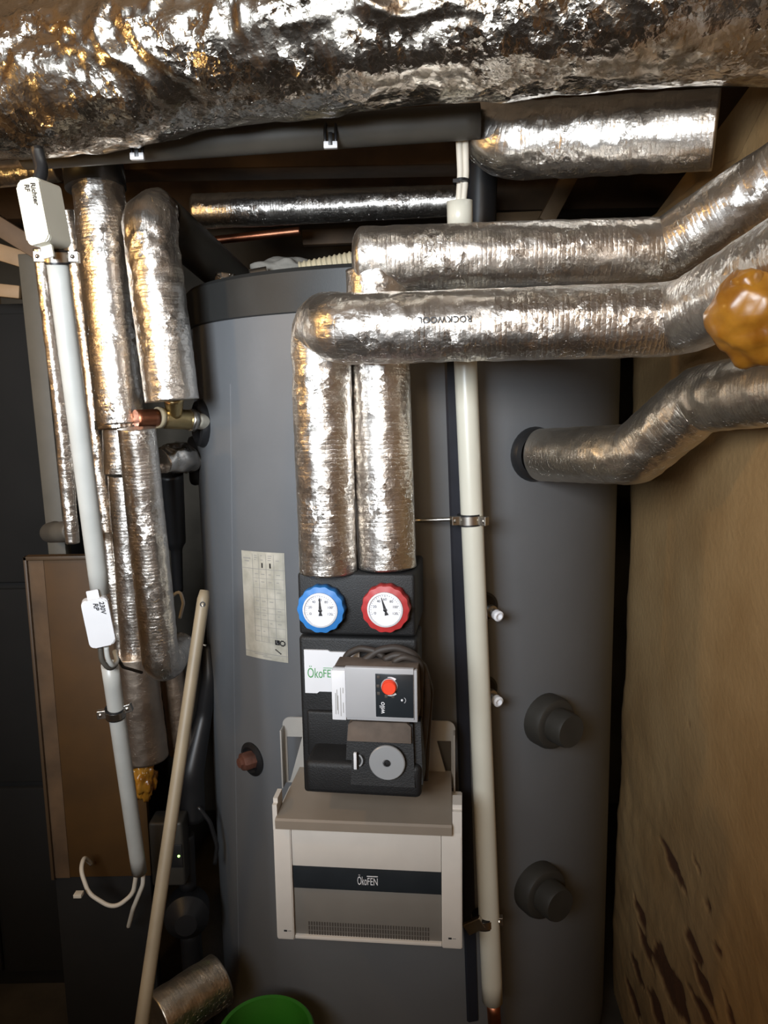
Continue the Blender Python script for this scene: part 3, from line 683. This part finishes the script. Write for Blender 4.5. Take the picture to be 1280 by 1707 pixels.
# ------------------------------------------------------------------ pump group
yaw = math.radians(-8); o0 = P(600, 1140, 1.50); FP = Face(o0, yaw)
pg = empty('pump_group', o0, 'black insulated heating pump group with blue and red gauges on the tank', 'pump', rz=yaw)
a = FP.rect(497, 956, 692, 1060, 0); dpth = .19
box('upper_shell', (a[0], 0, a[1]), (a[2], dpth, a[3]), MT['epp'], pg, .007, 3)
a = FP.rect(502, 1063, 697, 1326, .004)
box('lower_shell', (a[0], .004, a[1]), (a[2], .11, a[3]), MT['epp'], pg, .008, 3)
a = FP.rect(512, 1186, 585, 1262, -.004); box('shell_ridge', (a[0], -.006, a[1]), (a[2], .02, a[3]), MT['epp'], pg, .006, 3)
a = FP.rect(508, 1274, 702, 1328, -.088); box('lower_housing', (a[0], -.088, a[1]), (a[2], .1, a[3]), MT['epp'], pg, .012, 4)
def gauge(px, py, mat, ang, seed):
    y = -.028; c = FP.at(px, py, y); s = pxm(px, py, 1.47); R = 40.5*s; Rd = 29*s; n = 168
    bm = bmesh.new(); rings = []
    for rr_, yy in ((.90, .032), (1, .024), (1, .004), (.97, 0), (.75, -.002), (Rd/R*1.02, 0)):
        ring = []
        for k in range(n):
            t = 2*PI*k/n; f = 1+(.022*math.cos(14*t) if rr_ > .85 else 0); r = rr_*R*f
            ring.append(bm.verts.new((c[0]+r*math.cos(t), y+yy, c[1]+r*math.sin(t))))
        rings.append(ring)
    for r1, r2 in zip(rings, rings[1:]):
        for k in range(n): bm.faces.new((r1[k], r1[(k+1) % n], r2[(k+1) % n], r2[k]))
    bm.faces.new(rings[0]); kn = from_bm('gauge_knob', bm, mat, pg, auto=40)
    kn['label'] = ('blue' if mat is MT['blue'] else 'red') + ' fluted gauge handle'
    m_ = axis_mtx(Vector((c[0], y, c[1])), Vector((0, -1, 0)))
    from_bm('dial_bezel', lathe_bm([(Rd*1.03, -.001), (Rd*1.03, .004), (Rd*.93, .006), (Rd*.90, .001)], 48, mtx=m_), MT['white'], kn, auto=40)
    bm = lathe_bm([(Rd*.93, 0), (Rd*.93, .0015), (.0001, .0016)], 48, mtx=m_); from_bm('dial', bm, MT['dial'], kn)
    yt = y-.0022
    for k in range(7):
        t = math.radians(90+110-220*k/6)-.0; 
        flat_text('dial_number', str(20*k), (c[0]+Rd*.62*math.cos(t), c[1]+Rd*.62*math.sin(t)), Rd*(.12 if k == 0 else .2 if k < 5 else .27), Rd*.15, MT['ink'], kn, yt)
        p0 = Vector((math.cos(t), 0, math.sin(t))); bm = bmesh.new()
    bm = bmesh.new()
    for k in range(25):
        t = math.radians(90+110-220*k/24); r1, r2 = Rd*(.80 if k % 4 else .76), Rd*.86; hw = Rd*.010
        d = Vector((math.cos(t), 0, math.sin(t))); pv = Vector((-d.z, 0, d.x))*hw; cc_ = Vector((c[0], yt, c[1]))
        bm.faces.new([bm.verts.new(cc_+q_) for q_ in (d*r1-pv, d*r2-pv, d*r2+pv, d*r1+pv)])
    o = from_bm('dial_scale', bm, MT['ink'], kn); o['kind'] = 'stuff'
    t = math.radians(ang); d = Vector((math.cos(t), 0, math.sin(t))); pv = Vector((-d.z, 0, d.x)); cc_ = Vector((c[0], 0, c[1]))
    poly = [cc_+d*Rd*.74+pv*Rd*.012, cc_+d*Rd*.1+pv*Rd*.07, cc_-d*Rd*.12+pv*Rd*.05, cc_-d*Rd*.32+pv*Rd*.11, cc_-d*Rd*.32-pv*Rd*.11, cc_-d*Rd*.12-pv*Rd*.05, cc_+d*Rd*.1-pv*Rd*.07, cc_+d*Rd*.74-pv*Rd*.012]
    from_bm('needle', prism_bm([(q_.x, q_.z) for q_ in poly], y-.0042, y-.003), MT['ink'], kn)
    from_bm('needle_hub', lathe_bm([(Rd*.1, .002), (Rd*.1, .0055), (.0005, .006)], 16, mtx=m_), MT['ink'], kn)
gauge(534, 1017, MT['blue'], 92, 1); gauge(642, 1016, MT['red'], 106, 2)
# white plate with green lettering
a = FP.rect(508, 1084, 600, 1156, 0); pl_ = [(a[0], a[1]), (a[0]+.025, a[1]), (a[0]+.03, a[1]+.004), (a[2], a[1]+.005), (a[2], a[3]-.003), (a[0]+.055, a[3]-.003), (a[0]+.05, a[3]), (a[0], a[3])]
plate = from_bm('label_plate', prism_bm(pl_, -.002, .003), MT['white'], pg)
ca, cb2 = FP.at(513, 1120, 0), FP.at(573, 1120, 0); hh = 19*pxm(540, 1120, 1.5)
flat_text('green_lettering', 'Öko', ((ca[0]*.79+cb2[0]*.21), ca[1]+.0015), (cb2[0]-ca[0])*.42, hh*1.12, MT['green_ink'], plate, -.0026)
flat_text('green_lettering', 'FEN', ((ca[0]*.37+cb2[0]*.63), ca[1]-.0012), (cb2[0]-ca[0])*.38, hh*.72, MT['green_ink'], plate, -.0026)
x0_ = ca[0]*.56+cb2[0]*.44; box('green_bar', (x0_, -.0026, ca[1]+hh*.42), (ca[0]*.18+cb2[0]*.82, -.002, ca[1]+hh*.47), MT['green_ink'], plate, 0)
# pump electronics box
yf = -.115
a = FP.rect(575, 1114, 690, 1199, yf); e = FP.rect(553, 1114, 696, 1200, yf+.008)
hb = from_bm('electronics_box', box_bm((e[0]+.004, yf+.008, e[1]), (e[2], -.045, e[3]), .003, 2), MT['dust'], pg, auto=40)
box('cover_frame', (e[0]+.003, yf+.003, e[1]), (e[2], yf+.016, e[3]), MT['lightgrey'], hb, .002)
box('cover_plate', (a[0], yf, a[1]), (a[2], yf+.012, a[3]), MT['lightgrey'], hb, .002)
b_ = FP.rect(553, 1118, 576, 1200, yf-.0008); lab_ = box('type_plate', (b_[0], yf-.001, b_[1]), (b_[2], yf+.02, b_[3]), MT['white'], hb, .001)
bm = bmesh.new()
for fx, z0_, z1_ in ((.25, .12, .55), (.36, .2, .62), (.42, .12, .5), (.62, .08, .66), (.8, .15, .36), (.8, .55, .66)):
    x_ = b_[0]+(b_[2]-b_[0])*fx; z_ = [b_[1]+(b_[3]-b_[1])*k for k in (z0_, z1_)]
    bm.faces.new([bm.verts.new(v) for v in ((x_, yf-.0015, z_[0]), (x_+.0012, yf-.0015, z_[0]), (x_+.0012, yf-.0015, z_[1]), (x_, yf-.0015, z_[1]))])
o = from_bm('type_plate_print', bm, MT['inkgrey'], lab_); o['kind'] = 'stuff'
b_ = FP.rect(626, 1124, 689, 1196, yf-.001); bp_ = box('control_panel', (b_[0], yf-.0015, b_[1]), (b_[2], yf+.005, b_[3]), MT['band'], hb, .0008)
wx, wz = b_[2]-b_[0], b_[3]-b_[1]
flat_text('lettering', 'wilo', (b_[0]+wx*.17, b_[1]+wz*.22), wz*.27, wx*.14, MT['white'], bp_, yf-.0021, rot=PI/2, shear=.1, offset=.008)
kc = (b_[0]+wx*.37, b_[1]+wz*.72); m_ = axis_mtx(Vector((kc[0], yf-.001, kc[1])), Vector((0, -1, 0)))
from_bm('knob_ring', lathe_bm([(.0158, 0), (.0158, .001), (.0140, .0012)], 40, mtx=m_), MT['silver'], bp_, auto=40)
from_bm('red_knob', lathe_bm([(.0142, 0), (.0138, .009), (.0125, .0105), (.0115, .0095), (.0005, .0095)], 40, mtx=m_), MT['knobred'], bp_, auto=40)
def arc(cx, cz, r, a0, a1, wd0, wd1, y, mat, name, parent):
    bm = bmesh.new(); n = 14; rows = []
    for k in range(n+1):
        t = math.radians(a0+(a1-a0)*k/n); h = wd0+(wd1-wd0)*k/n
        rows.append([bm.verts.new((cx+(r-h/2)*math.cos(t), y, cz+(r-h/2)*math.sin(t))), bm.verts.new((cx+(r+h/2)*math.cos(t), y, cz+(r+h/2)*math.sin(t)))])
    for r1, r2 in zip(rows, rows[1:]): bm.faces.new((r1[0], r1[1], r2[1], r2[0]))
    return from_bm(name, bm, mat, parent)
arc(kc[0], kc[1], .0178, 100, 48, .0008, .0045, yf-.0022, MT['white'], 'knob_scale', bp_)
arc(kc[0], kc[1], .0178, -100, -48, .0008, .0045, yf-.0022, MT['white'], 'knob_scale', bp_)
for fx, fz in ((.08, .93), (.07, .72), (.08, .55), (.28, .49), (.46, .49)):
    x_, z_ = b_[0]+wx*fx, b_[1]+wz*fz; box('pictogram', (x_-.003, yf-.0022, z_-.003), (x_+.003, yf-.0015, z_+.003), MT['ventslot'], bp_, .0008)
x_, z_ = b_[0]+wx*.70, b_[1]+wz*.41; m_ = axis_mtx(Vector((x_, yf-.0015, z_)), Vector((0, -1, 0)))
from_bm('indicator_lamp', lathe_bm([(.0022, 0), (.002, .0012), (.0003, .002)], 14, mtx=m_), MT['white'], bp_)
arc(x_+.001, z_, .006, -60, 60, .0012, .0012, yf-.0022, MT['lightgrey'], 'indicator_mark', bp_)
# motor cover
a = FP.rect(570, 1203, 703, 1328, -.10)
bm = box_bm((a[0], -.095, a[1]+.004), (a[2], .0, a[3]), 0)
for v in bm.verts:
    if v.co.z > (a[1]+a[3])/2: 
        if v.co.y < -.05: v.co.y += .022
        v.co.x += (.006 if v.co.x < (a[0]+a[2])/2 else -.006)
bmesh.ops.bevel(bm, geom=bm.edges[:], offset=.014, segments=4, affect='EDGES'); mc = from_bm('motor_cover', bm, MT['epp'], pg, auto=40)
b_ = FP.rect(577, 1204, 688, 1232, -.078)
bm = prism_bm([(b_[0]+.004, b_[1]), (b_[2]-.002, b_[1]), (b_[2]-.003, b_[3]-.006), (b_[2]-.012, b_[3]+.001), (b_[0]+.014, b_[3]+.001), (b_[0]+.005, b_[3]-.006)], -.08, -.02)
for v in bm.verts:
    if v.co.y < -.06: v.co.y -= .012*(1-(v.co.z-b_[1])/(b_[3]-b_[1]+1e-6))
o = from_bm('dusty_top', bm, MT['dust'], mc); o['label'] = 'top of the motor cover under brown dust'
c = FP.at(645, 1272, -.098); m_ = axis_mtx(Vector((c[0], -.094, c[1])), Vector((0, -1, 0))); s = pxm(645, 1272, 1.41)
o = from_bm('motor_disc', lathe_bm([(30*s, 0), (30*s, .004), (28.5*s, .006), (7*s, .006), (6*s, .003), (.0005, .003)], 48, mtx=m_), MT['silver'], mc, auto=35); o['label'] = 'round grey metal disc'
m_ = axis_mtx(Vector((c[0], -.098, c[1])), Vector((0, -1, 0)))
from_bm('disc_screw', lathe_bm([(5.5*s, 0), (5.5*s, .0028), (3*s, .003), (2.5*s, .001), (.0003, .001)], 12, mtx=m_), MT['epp'], mc)
c = FP.at(592, 1268, -.097); box('bright_clip', (c[0]-.003, -.0985, c[1]-.018), (c[0]+.003, -.092, c[1]+.016), MT['white'], mc, .001)
c = FP.at(602, 1268, -.097); arc(c[0]-.012, c[1], .014, -55, 55, .003, .003, -.0975, MT['silver'], 'clip_mark', mc)
# black cables wound over the pump
def lp(px, py, y): q_ = FP.at(px, py, y); return Vector((q_[0], y, q_[1]))
tube('power_cable', [lp(570, 1116, -.04), lp(578, 1090, -.04), lp(600, 1080, -.045), lp(625, 1085, -.05), lp(640, 1096, -.05)], .0068, MT['blackcable'], pg, seg=14, ds=.006, bend=.03)
tube('power_cable', [lp(606, 1102, -.05), lp(630, 1084, -.05), lp(660, 1079, -.045), (lp(690, 1090, -.04)), lp(708, 1120, -.03), lp(712, 1160, -.02), lp(706, 1230, -.01), lp(700, 1290, 0)], .0078, MT['blackcable'], pg, seg=14, ds=.006, bend=.04)
tube('power_cable', [lp(640, 1100, -.06), lp(662, 1090, -.06), lp(690, 1100, -.055), lp(706, 1110, -.02), lp(717, 1150, .03), lp(712, 1220, .03), lp(708, 1300, .02)], .0072, MT['blackcable'], pg, seg=14, ds=.006, bend=.04)
tube('power_cable', [lp(655, 1104, -.07), lp(672, 1094, -.07), lp(702, 1103, -.06), lp(700, 1190, -.03), lp(694, 1250, -.03)], .006, MT['blackcable'], pg, seg=12, ds=.006, bend=.03)
# pipe stubs into the foil pipes, and the carrier behind
for px, py in ((547, 955), (645, 948)): 
    q_ = P(px, py, 1.54); tube('pipe_stub', [FP.i @ (q_+Vector((0, 0, .03))), FP.i @ (q_-Vector((0, 0, .05)))], .02, MT['copper'], pg, seg=16, ds=.02)
box('wall_bracket', (-.07, dpth, -.08), (.07, dpth+.035, .06), MT['bracket'], pg, .003)

# ------------------------------------------------------------------ controller box
o1 = P(612, 1460, 1.50); yaw = math.radians(-6); FC_ = Face(o1, yaw)
ct = empty('heating_controller', o1, 'cream heating controller box with black band, hung under the black pump group', 'controller', rz=yaw)
X0, X1 = FC_.at(458, 1450, 0)[0], FC_.at(770, 1450, 0)[0]
xa, xb = FC_.at(487, 1460, 0)[0], FC_.at(736, 1460, 0)[0]
zt, zb = FC_.at(612, 1382, 0)[1], FC_.at(612, 1571, 0)[1]
z1 = FC_.at(612, 1450, 0)[1]; z2 = FC_.at(612, 1488, 0)[1]
def side(x0_, x1_):
    prof = [(0, zb-.004), (-.004, zb+.004), (0, zt), (.002, zt+.006), (.16, zt+.006), (.16, zb+.004)]
    bm = bmesh.new(); A_ = [bm.verts.new((x0_, y_, z_)) for y_, z_ in prof]; B_ = [bm.verts.new((x1_, y_, z_)) for y_, z_ in prof]
    bm.faces.new(A_); bm.faces.new(B_[::-1])
    for i in range(len(prof)): bm.faces.new((A_[i], B_[i], B_[(i+1) % len(prof)], A_[(i+1) % len(prof)]))
    bmesh.ops.recalc_face_normals(bm, faces=bm.faces)
    bmesh.ops.bevel(bm, geom=bm.edges[:], offset=.002, segments=2, affect='EDGES'); return from_bm('side_panel', bm, MT['cream'], ct, auto=40)
sl = side(X0, xa); sr = side(xb, X1)
box('front_panel', (xa+.0008, .003, z1), (xb-.0008, .15, zt+.01), MT['cream'], ct, .001)
bd = box('black_band', (xa+.0008, .0045, z2), (xb-.0008, .15, z1-.0005), MT['band'], ct, .0008)
vg = box('vent_panel', (xa+.0008, .008, zb+.006), (xb-.0008, .15, z2-.0005), MT['vent'], ct, .001)
box('bottom_rail', (xa+.0008, .002, zb-.002), (xb-.0008, .15, zb+.0055), MT['cream'], ct, .001)
bm = bmesh.new(); vz0, vz1 = FC_.at(612, 1563, .008)[1], FC_.at(612, 1540, .008)[1]; n = 46
for k in range(n):
    for j in range(3):
        x_ = xa+.03+(xb-xa-.055)*k/n; zz = vz0+(vz1-vz0)*(j+.1)/3
        box_bm((x_, .0072, zz), (x_+.0032, .009, zz+(vz1-vz0)*.26), 0, bm=bm)
o = from_bm('vent_slots', bm, MT['ventslot'], vg); o['kind'] = 'stuff'
tx = FC_.at(612, 1468, .004); s = pxm(612, 1468, 1.5)
flat_text('lettering', 'Öko', (tx[0]-8.5*s, tx[1]+1*s), 16*s, 19*s, MT['white'], bd, .0040)
flat_text('lettering', 'FEN', (tx[0]+9*s, tx[1]-1.5*s), 17*s, 13*s, MT['white'], bd, .0040)
box('lettering_bar', (tx[0]-.5*s, .0040, tx[1]+7*s), (tx[0]+18*s, .0044, tx[1]+8.5*s), MT['white'], bd, 0)
for px, pr in ((478, sl), (752, sr)):
    c = FC_.at(px, 1551 if px < 600 else 1564, -.003); box('corner_mark', (c[0]-.006, -.0046, c[1]-.0018), (c[0]+.001, -.003, c[1]+.0018), MT['ink'], pr, 0); box('corner_mark', (c[0]+.003, -.0046, c[1]-.001), (c[0]+.010, -.003, c[1]+.001), MT['inkgrey'], pr, 0)
ze = FC_.at(763, 1346, 0)[1]
HX0, HX1 = FC_.at(457, 1368, -.01)[0]+.004, FC_.at(753, 1378, -.01)[0]
for nm_, x0_, x1_, pr in (('panel_ear', X0, HX0, sl), ('panel_ear', HX1+.001, X1, sr)):
    from_bm(nm_, (lambda b3: (bmesh.ops.bevel(b3, geom=[e_ for e_ in b3.edges if all(v.co.z > ze-.001 for v in e_.verts) and all(v.co.y < .02 for v in e_.verts)], offset=.010, segments=4, affect='EDGES'), b3)[1])(box_bm((x0_, .0, zt-.01), (x1_, .05, ze))), MT['cream'], pr, auto=40)
# hood: sloping plate with a front lip
hx0, hx1 = FC_.at(457, 1368, -.01)[0]+.003, FC_.at(753, 1378, -.01)[0]
hz = FC_.at(605, 1371, -.012)[1]; bk = .185
hzb = FC_.at(612, 1310, bk)[1]
bm = bmesh.new(); prof = [(-.012, hz-.023), (-.013, hz-.004), (-.009, hz), (bk, max(hzb, hz+.02)), (bk, max(hzb, hz+.02)-.004), (-.006, hz-.006), (-.008, hz-.023)]
sh = lambda x_, y_: x_ + (.012 if x_ < 0 else -.004)*(y_/bk)
A_ = [bm.verts.new((sh(hx0, y_), y_, z_)) for y_, z_ in prof]; B_ = [bm.verts.new((sh(hx1, y_), y_, z_)) for y_, z_ in prof]; n = len(prof)
bm.faces.new(A_); bm.faces.new(B_[::-1])
for i in range(n): bm.faces.new((A_[i], B_[i], B_[(i+1) % n], A_[(i+1) % n]))
from_bm('hood', bm, MT['hood'], ct)
# mounting frame behind the hood with slanted braces
fy = bk-.004; L0, L1 = FC_.at(474, 1290, fy)[0], FC_.at(759, 1290, fy)[0]; ft = FC_.at(612, 1199, fy)[1]; fb = hz-.02
ol = rrect(L0, fb, L1, ft, .018)
inn = []
za, zb_ = FC_.at(490, 1228, fy)[1], FC_.at(490, 1302, fy)[1]
bw = FC_.at(479, 1250, fy)[0]-L0
xl0, xl1 = L0+bw, FC_.at(504, 1240, fy)[0]
xr0, xr1 = FC_.at(728, 1240, fy)[0], L1-bw
def plate_with_holes():
    bm = bmesh.new()
    def pr(poly): prism_bm(poly, fy, fy+.004, bm)
    pr([(x, z) for x, z in rrect(L0, za, L1, ft+0, .018) if z > za+.02] + [(L0, za), (L1, za)])        # top bar
    pr([(L0, fb), (xl0, fb), (xl0, za), (L0, za)]); pr([(xr1, fb), (L1, fb), (L1, za), (xr1, za)])       # uprights
    pr([(xl0, zb_), (xl0, fb), (xr1, fb), (xr1, zb_)])                                                  # bottom
    pr([(xl1, za), (xl0+.004, zb_), (xl1+.05, zb_), (xl1+.05, za)]); pr([(xr0, za), (xr0-.05, za), (xr0-.05, zb_), (xr1-.004, zb_)])
    return bm
from_bm('mounting_frame', plate_with_holes(), MT['bracket'], ct)
for s_, x_ in ((0, L0), (1, L1-.004)): box('frame_flange', (x_, fy-.03, fb), (x_+.004, fy, ft-.02), MT['bracket'], ct, .0015)

# ------------------------------------------------------------------ left side: post, battens, shaded cabinet, panel
def plank(name, a, b_, wd, th, mat, label, cat):
    a, b_ = P(*a), (P(*b_) if isinstance(b_, tuple) else b_); d = b_-a; m_ = axis_mtx(a, d)
    # width lies in the picture plane: x axis across
    z = d.normalized(); x = z.cross(Vector((0, 1, 0))).normalized(); y = z.cross(x)
    m_ = Matrix((x, y, z)).transposed().to_4x4(); m_.translation = a
    o = from_bm(name, box_bm((-wd/2, -th/2, 0), (wd/2, th/2, d.length), .003, 2, mat=m_), mat, auto=40); return tag(o, label, cat)
pe = P(50, 425, 2.15); pe2 = P(97, 890, 2.15); pe3 = pe+(pe2-pe)*(pe.z/(pe.z-pe2.z))
plank('wooden_post', (50, 425, 2.15), pe3, .05, .04, MT['palewood'], 'pale wooden post left of the slim dark foil pipe', 'post')
plank('wooden_batten', (-60, 402, 2.2), (62, 440, 2.2), .045, .03, MT['wood'], 'upper light wood batten meeting the pale post', 'batten')
plank('wooden_batten', (-60, 478, 2.2), (36, 488, 2.2), .035, .03, MT['wood'], 'lower light wood batten meeting the pale post', 'batten')
plank('ceiling_joist', (-60, 340, 2.0), (78, 425, 2.0), .045, .06, MT['darkwood'], 'dark sloping timber above the upper light batten', 'joist')
# cabinet covering the unlit left corner, its shade put into the colour
p0, p1 = P(-120, 505, 2.3), P(66, 505, 2.3); cb = empty('shaded_cupboard', (p1.x-.35, 2.35, 0), 'cabinet left of the pale post, corner shade put into its near-black colour', 'shaded_cupboard')
Lx = cb.location
box('carcass', (-.24, .0, 0), (.33, .5, p0.z), MT['shaded_cupboard'], cb, .004)
for (x0_, x1_) in ((-.235, .03), (.045, .325)):
    for (za_, zb2) in ((.06, .72), (.74, 1.38), (1.4, p0.z-.03)): box('door_panel', (x0_, -.02, za_), (x1_, 0, zb2), MT['shaded_cupboard'], cb, .006)
# brown wooden panel leaning
pn = empty('wooden_board', P(150, 1450, 1.98), 'brown wooden board with a raised rim behind the left conduit', 'board')
FB = Face(pn.location, 0)
a = FB.rect(66, 925, 235, 1470, 0); a = (a[0], -pn.location.z, a[2], a[3])
zb3 = FB.at(150, 1462)[1]
box('board', (a[0], 0, zb3), (a[2], .02, a[3]), MT['panel'], pn, .002); box('plinth', (a[0]+.004, .003, a[1]), (a[2]-.004, .04, zb3), MT['shaded_cupboard'], pn, .002)
box('rim', (a[0], -.012, zb3), (a[0]+.008, .0, a[3]), MT['paneledge'], pn, .001); box('rim', (a[0], -.012, a[3]-.01), (a[2], 0, a[3]), MT['paneledge'], pn, .001)
box('dark_strip', (a[0]+.008, -.002, zb3), (a[0]+.048, .0, a[3]-.01), MT['darkwood'], pn, 0)
# foam lump, gateway box, hoses at the foot of the pipes
fl = blob('foam_lump', P(243, 1298, 1.96), .034, MT['foam'], amp=.55, freq=2.0, seed=7, squash=(.8, .8, 1.7)); tag(fl, 'ragged orange lump of foam under the dull cut sleeve', 'foam')
gb = empty('meter_box', P(290, 1425, 1.95), 'grey box with a green lamp behind the wooden stick', 'box')
FG = Face(gb.location, 0); a = FG.rect(250, 1372, 306, 1478, 0)
box('body', (a[0], 0, a[1]), (a[2], .07, a[3]), MT['darkcap'], gb, .008, 3)
b_ = FG.rect(284, 1408, 304, 1446, -.001); box('dark_face', (b_[0], -.003, b_[1]), (b_[2], .004, b_[3]), MT['rubber'], gb, .002)
c = FG.at(298, 1427, -.003); from_bm('green_lamp', lathe_bm([(.0035, 0), (.0032, .002), (.0003, .003)], 14, mtx=axis_mtx(Vector((c[0], -.003, c[1])), Vector((0, -1, 0)))), emit('green_led', (.45, 1, .2), 3), gb)
bc = tube('black_hose', [P(345, 1075, 2.12), P(349, 1130, 2.1), P(340, 1190, 2.1), P(318, 1290, 2.05), P(322, 1365, 2.05)], [.018, .022, .024, .036, .034], MT['rubber'], seg=24, ds=.015, bend=.05); tag(bc, 'thick black hose running down behind the wooden stick', 'hose')
bc = tube('black_cable', [P(330, 1345, 2.0), P(350, 1370, 2.0), P(362, 1410, 2.0), P(358, 1440, 2.0)], .006, MT['rubber'], seg=10, ds=.01, bend=.05); tag(bc, 'thin black cable curling beside the grey meter box', 'cable')
pm = empty('dark_pump', P(312, 1520, 2.0), 'dark cast pump body low behind the wooden stick', 'pump')
lathe('volute', [(.05, -.06), (.062, -.03), (.062, .03), (.045, .05), (.03, .07), (.001, .07)], (0, 0, 0), (.2, -1, .1), MT['rubber'], pm)
tube('pump_pipe', [Vector((0, .02, .06)), Vector((0, .03, .22))], .024, MT['rubber'], pm, seg=18, ds=.02)
tube('pump_foot', [Vector((0, .02, -.06)), Vector((0, .04, -(P(312, 1520, 2.0).z)))], .03, MT['rubber'], pm, seg=18, ds=.03)
# wooden stick
p0, p1 = P(341, 984, 1.66), P(236, 1707, 1.36); d = (p1-p0).normalized(); p2 = p0+d*(p0.z/-d.z)
stick = tube('broom_stick', [p0, p0-d*-.008, p2], [.0100, .0135, .0135], MT['handle'], seg=24, ds=.02, bend=.001); tag(stick, 'pale wooden broom stick with a hole near its top, leaning', 'stick')
hq = p0+d*.032; vd = (CAM-hq).normalized(); vd = (vd-d*vd.dot(d)).normalized(); hp = hq+vd*.0125; lathe('hole', [(.006, -.004), (.006, .0018), (.0045, .0018), (.004, .0012), (.0003, -.0015)], hp, vd, MT['rubber'], stick, 16)
tube('hanging_loop', [hp+vd*.002, P(340, 1045, 1.64), P(336, 1075, 1.62), P(343, 1076, 1.625)], .0018, MT['cable'], stick, seg=8, ds=.008, bend=.02)
# green bucket
bp0 = P(443, 1722, 1.60); bk_ = empty('bucket', (bp0.x, bp0.y, 0), 'green plastic bucket at the foot of the tank', 'bucket')
H = bp0.z
from_bm('body', lathe_bm([(.001, .004), (.078, .004), (.082, .0), (.085, .004), (.104, H-.03), (.104, H-.002), (.112, H-.002), (.114, H+.002), (.110, H+.006), (.102, H+.004), (.099, H-.03), (.08, .012), (.001, .012)], 64), MT['bucket'], bk_, auto=35)
tube('handle', [Vector((.113*math.cos(t), .113*math.sin(t)-.005, H-.012-.004*math.sin(t))) for t in [PI+PI*k/16 for k in range(17)]], .003, MT['steel'], bk_, seg=8, ds=.01, bend=.01)
sc_ = blob('sponge', (bp0.x+.005, bp0.y+.02, H-.075), .05, MT['hose'], amp=.2, seed=9, squash=(1, 1, .6)); tag(sc_, 'tan sponge lying inside the green bucket', 'sponge')

# ------------------------------------------------------------------ things on and above the tank lid
b1 = blob('rag', P(478, 452, 2.12), .055, MT['cloth'], amp=.35, freq=1.6, seed=3, squash=(1.6, .9, .62)); tag(b1, 'crumpled grey rag on top of the tank lid', 'rag')
b2_ = tube('valve_cap', [P(420, 466, 2.05), P(448, 458, 2.05)], [.026, .022], MT['steel'], seg=24, ds=.005, bend=.01); tag(b2_, 'small silver fitting on the tank lid by the grey rag', 'fitting')
b3 = tube('foil_plug', [P(374, 492, 2.1), P(376, 456, 2.1)], [.03, .024], MT['foil_tape'], amp=.006, seg=40, ds=.005, seed=30); tag(b3, 'stubby foil plug at the tank lid under the dark slanting pipe', 'plug')
hz_ = []
p0, p1 = P(500, 452, 1.98), P(600, 432, 1.98); n = 60
b4 = tube('corrugated_hose', [p0.lerp(p1, k/n) for k in range(n+1)], [.0215+.0022*math.sin(k*PI/2.5) for k in range(n+1)], MT['hose'], seg=24, ds=.0015, bend=.001); tag(b4, 'beige corrugated hose end lying on the tank lid', 'hose')
vp = tube('black_drain', [P(806, 190, 1.86), P(803, 280, 1.86), P(800, 420, 1.86)], .036, MT['rubber'], seg=28, ds=.03); tag(vp, 'black vertical pipe just right of the two white cables', 'pipe')
plank('wooden_strut', (962, 270, 2.6), (908, 372, 2.6), .05, .05, MT['wood'], 'light wooden strut slanting under the short thick pipe', 'strut')
plank('wooden_beam', (780, 372, 2.7), (925, 366, 2.7), .05, .05, MT['wood'], 'brown wooden beam level at the foot of the slanting strut', 'beam')
plank('wooden_beam', (505, 398, 2.75), (760, 388, 2.75), .05, .05, MT['darkwood'], 'dark brown beam level above the corrugated hose', 'beam')
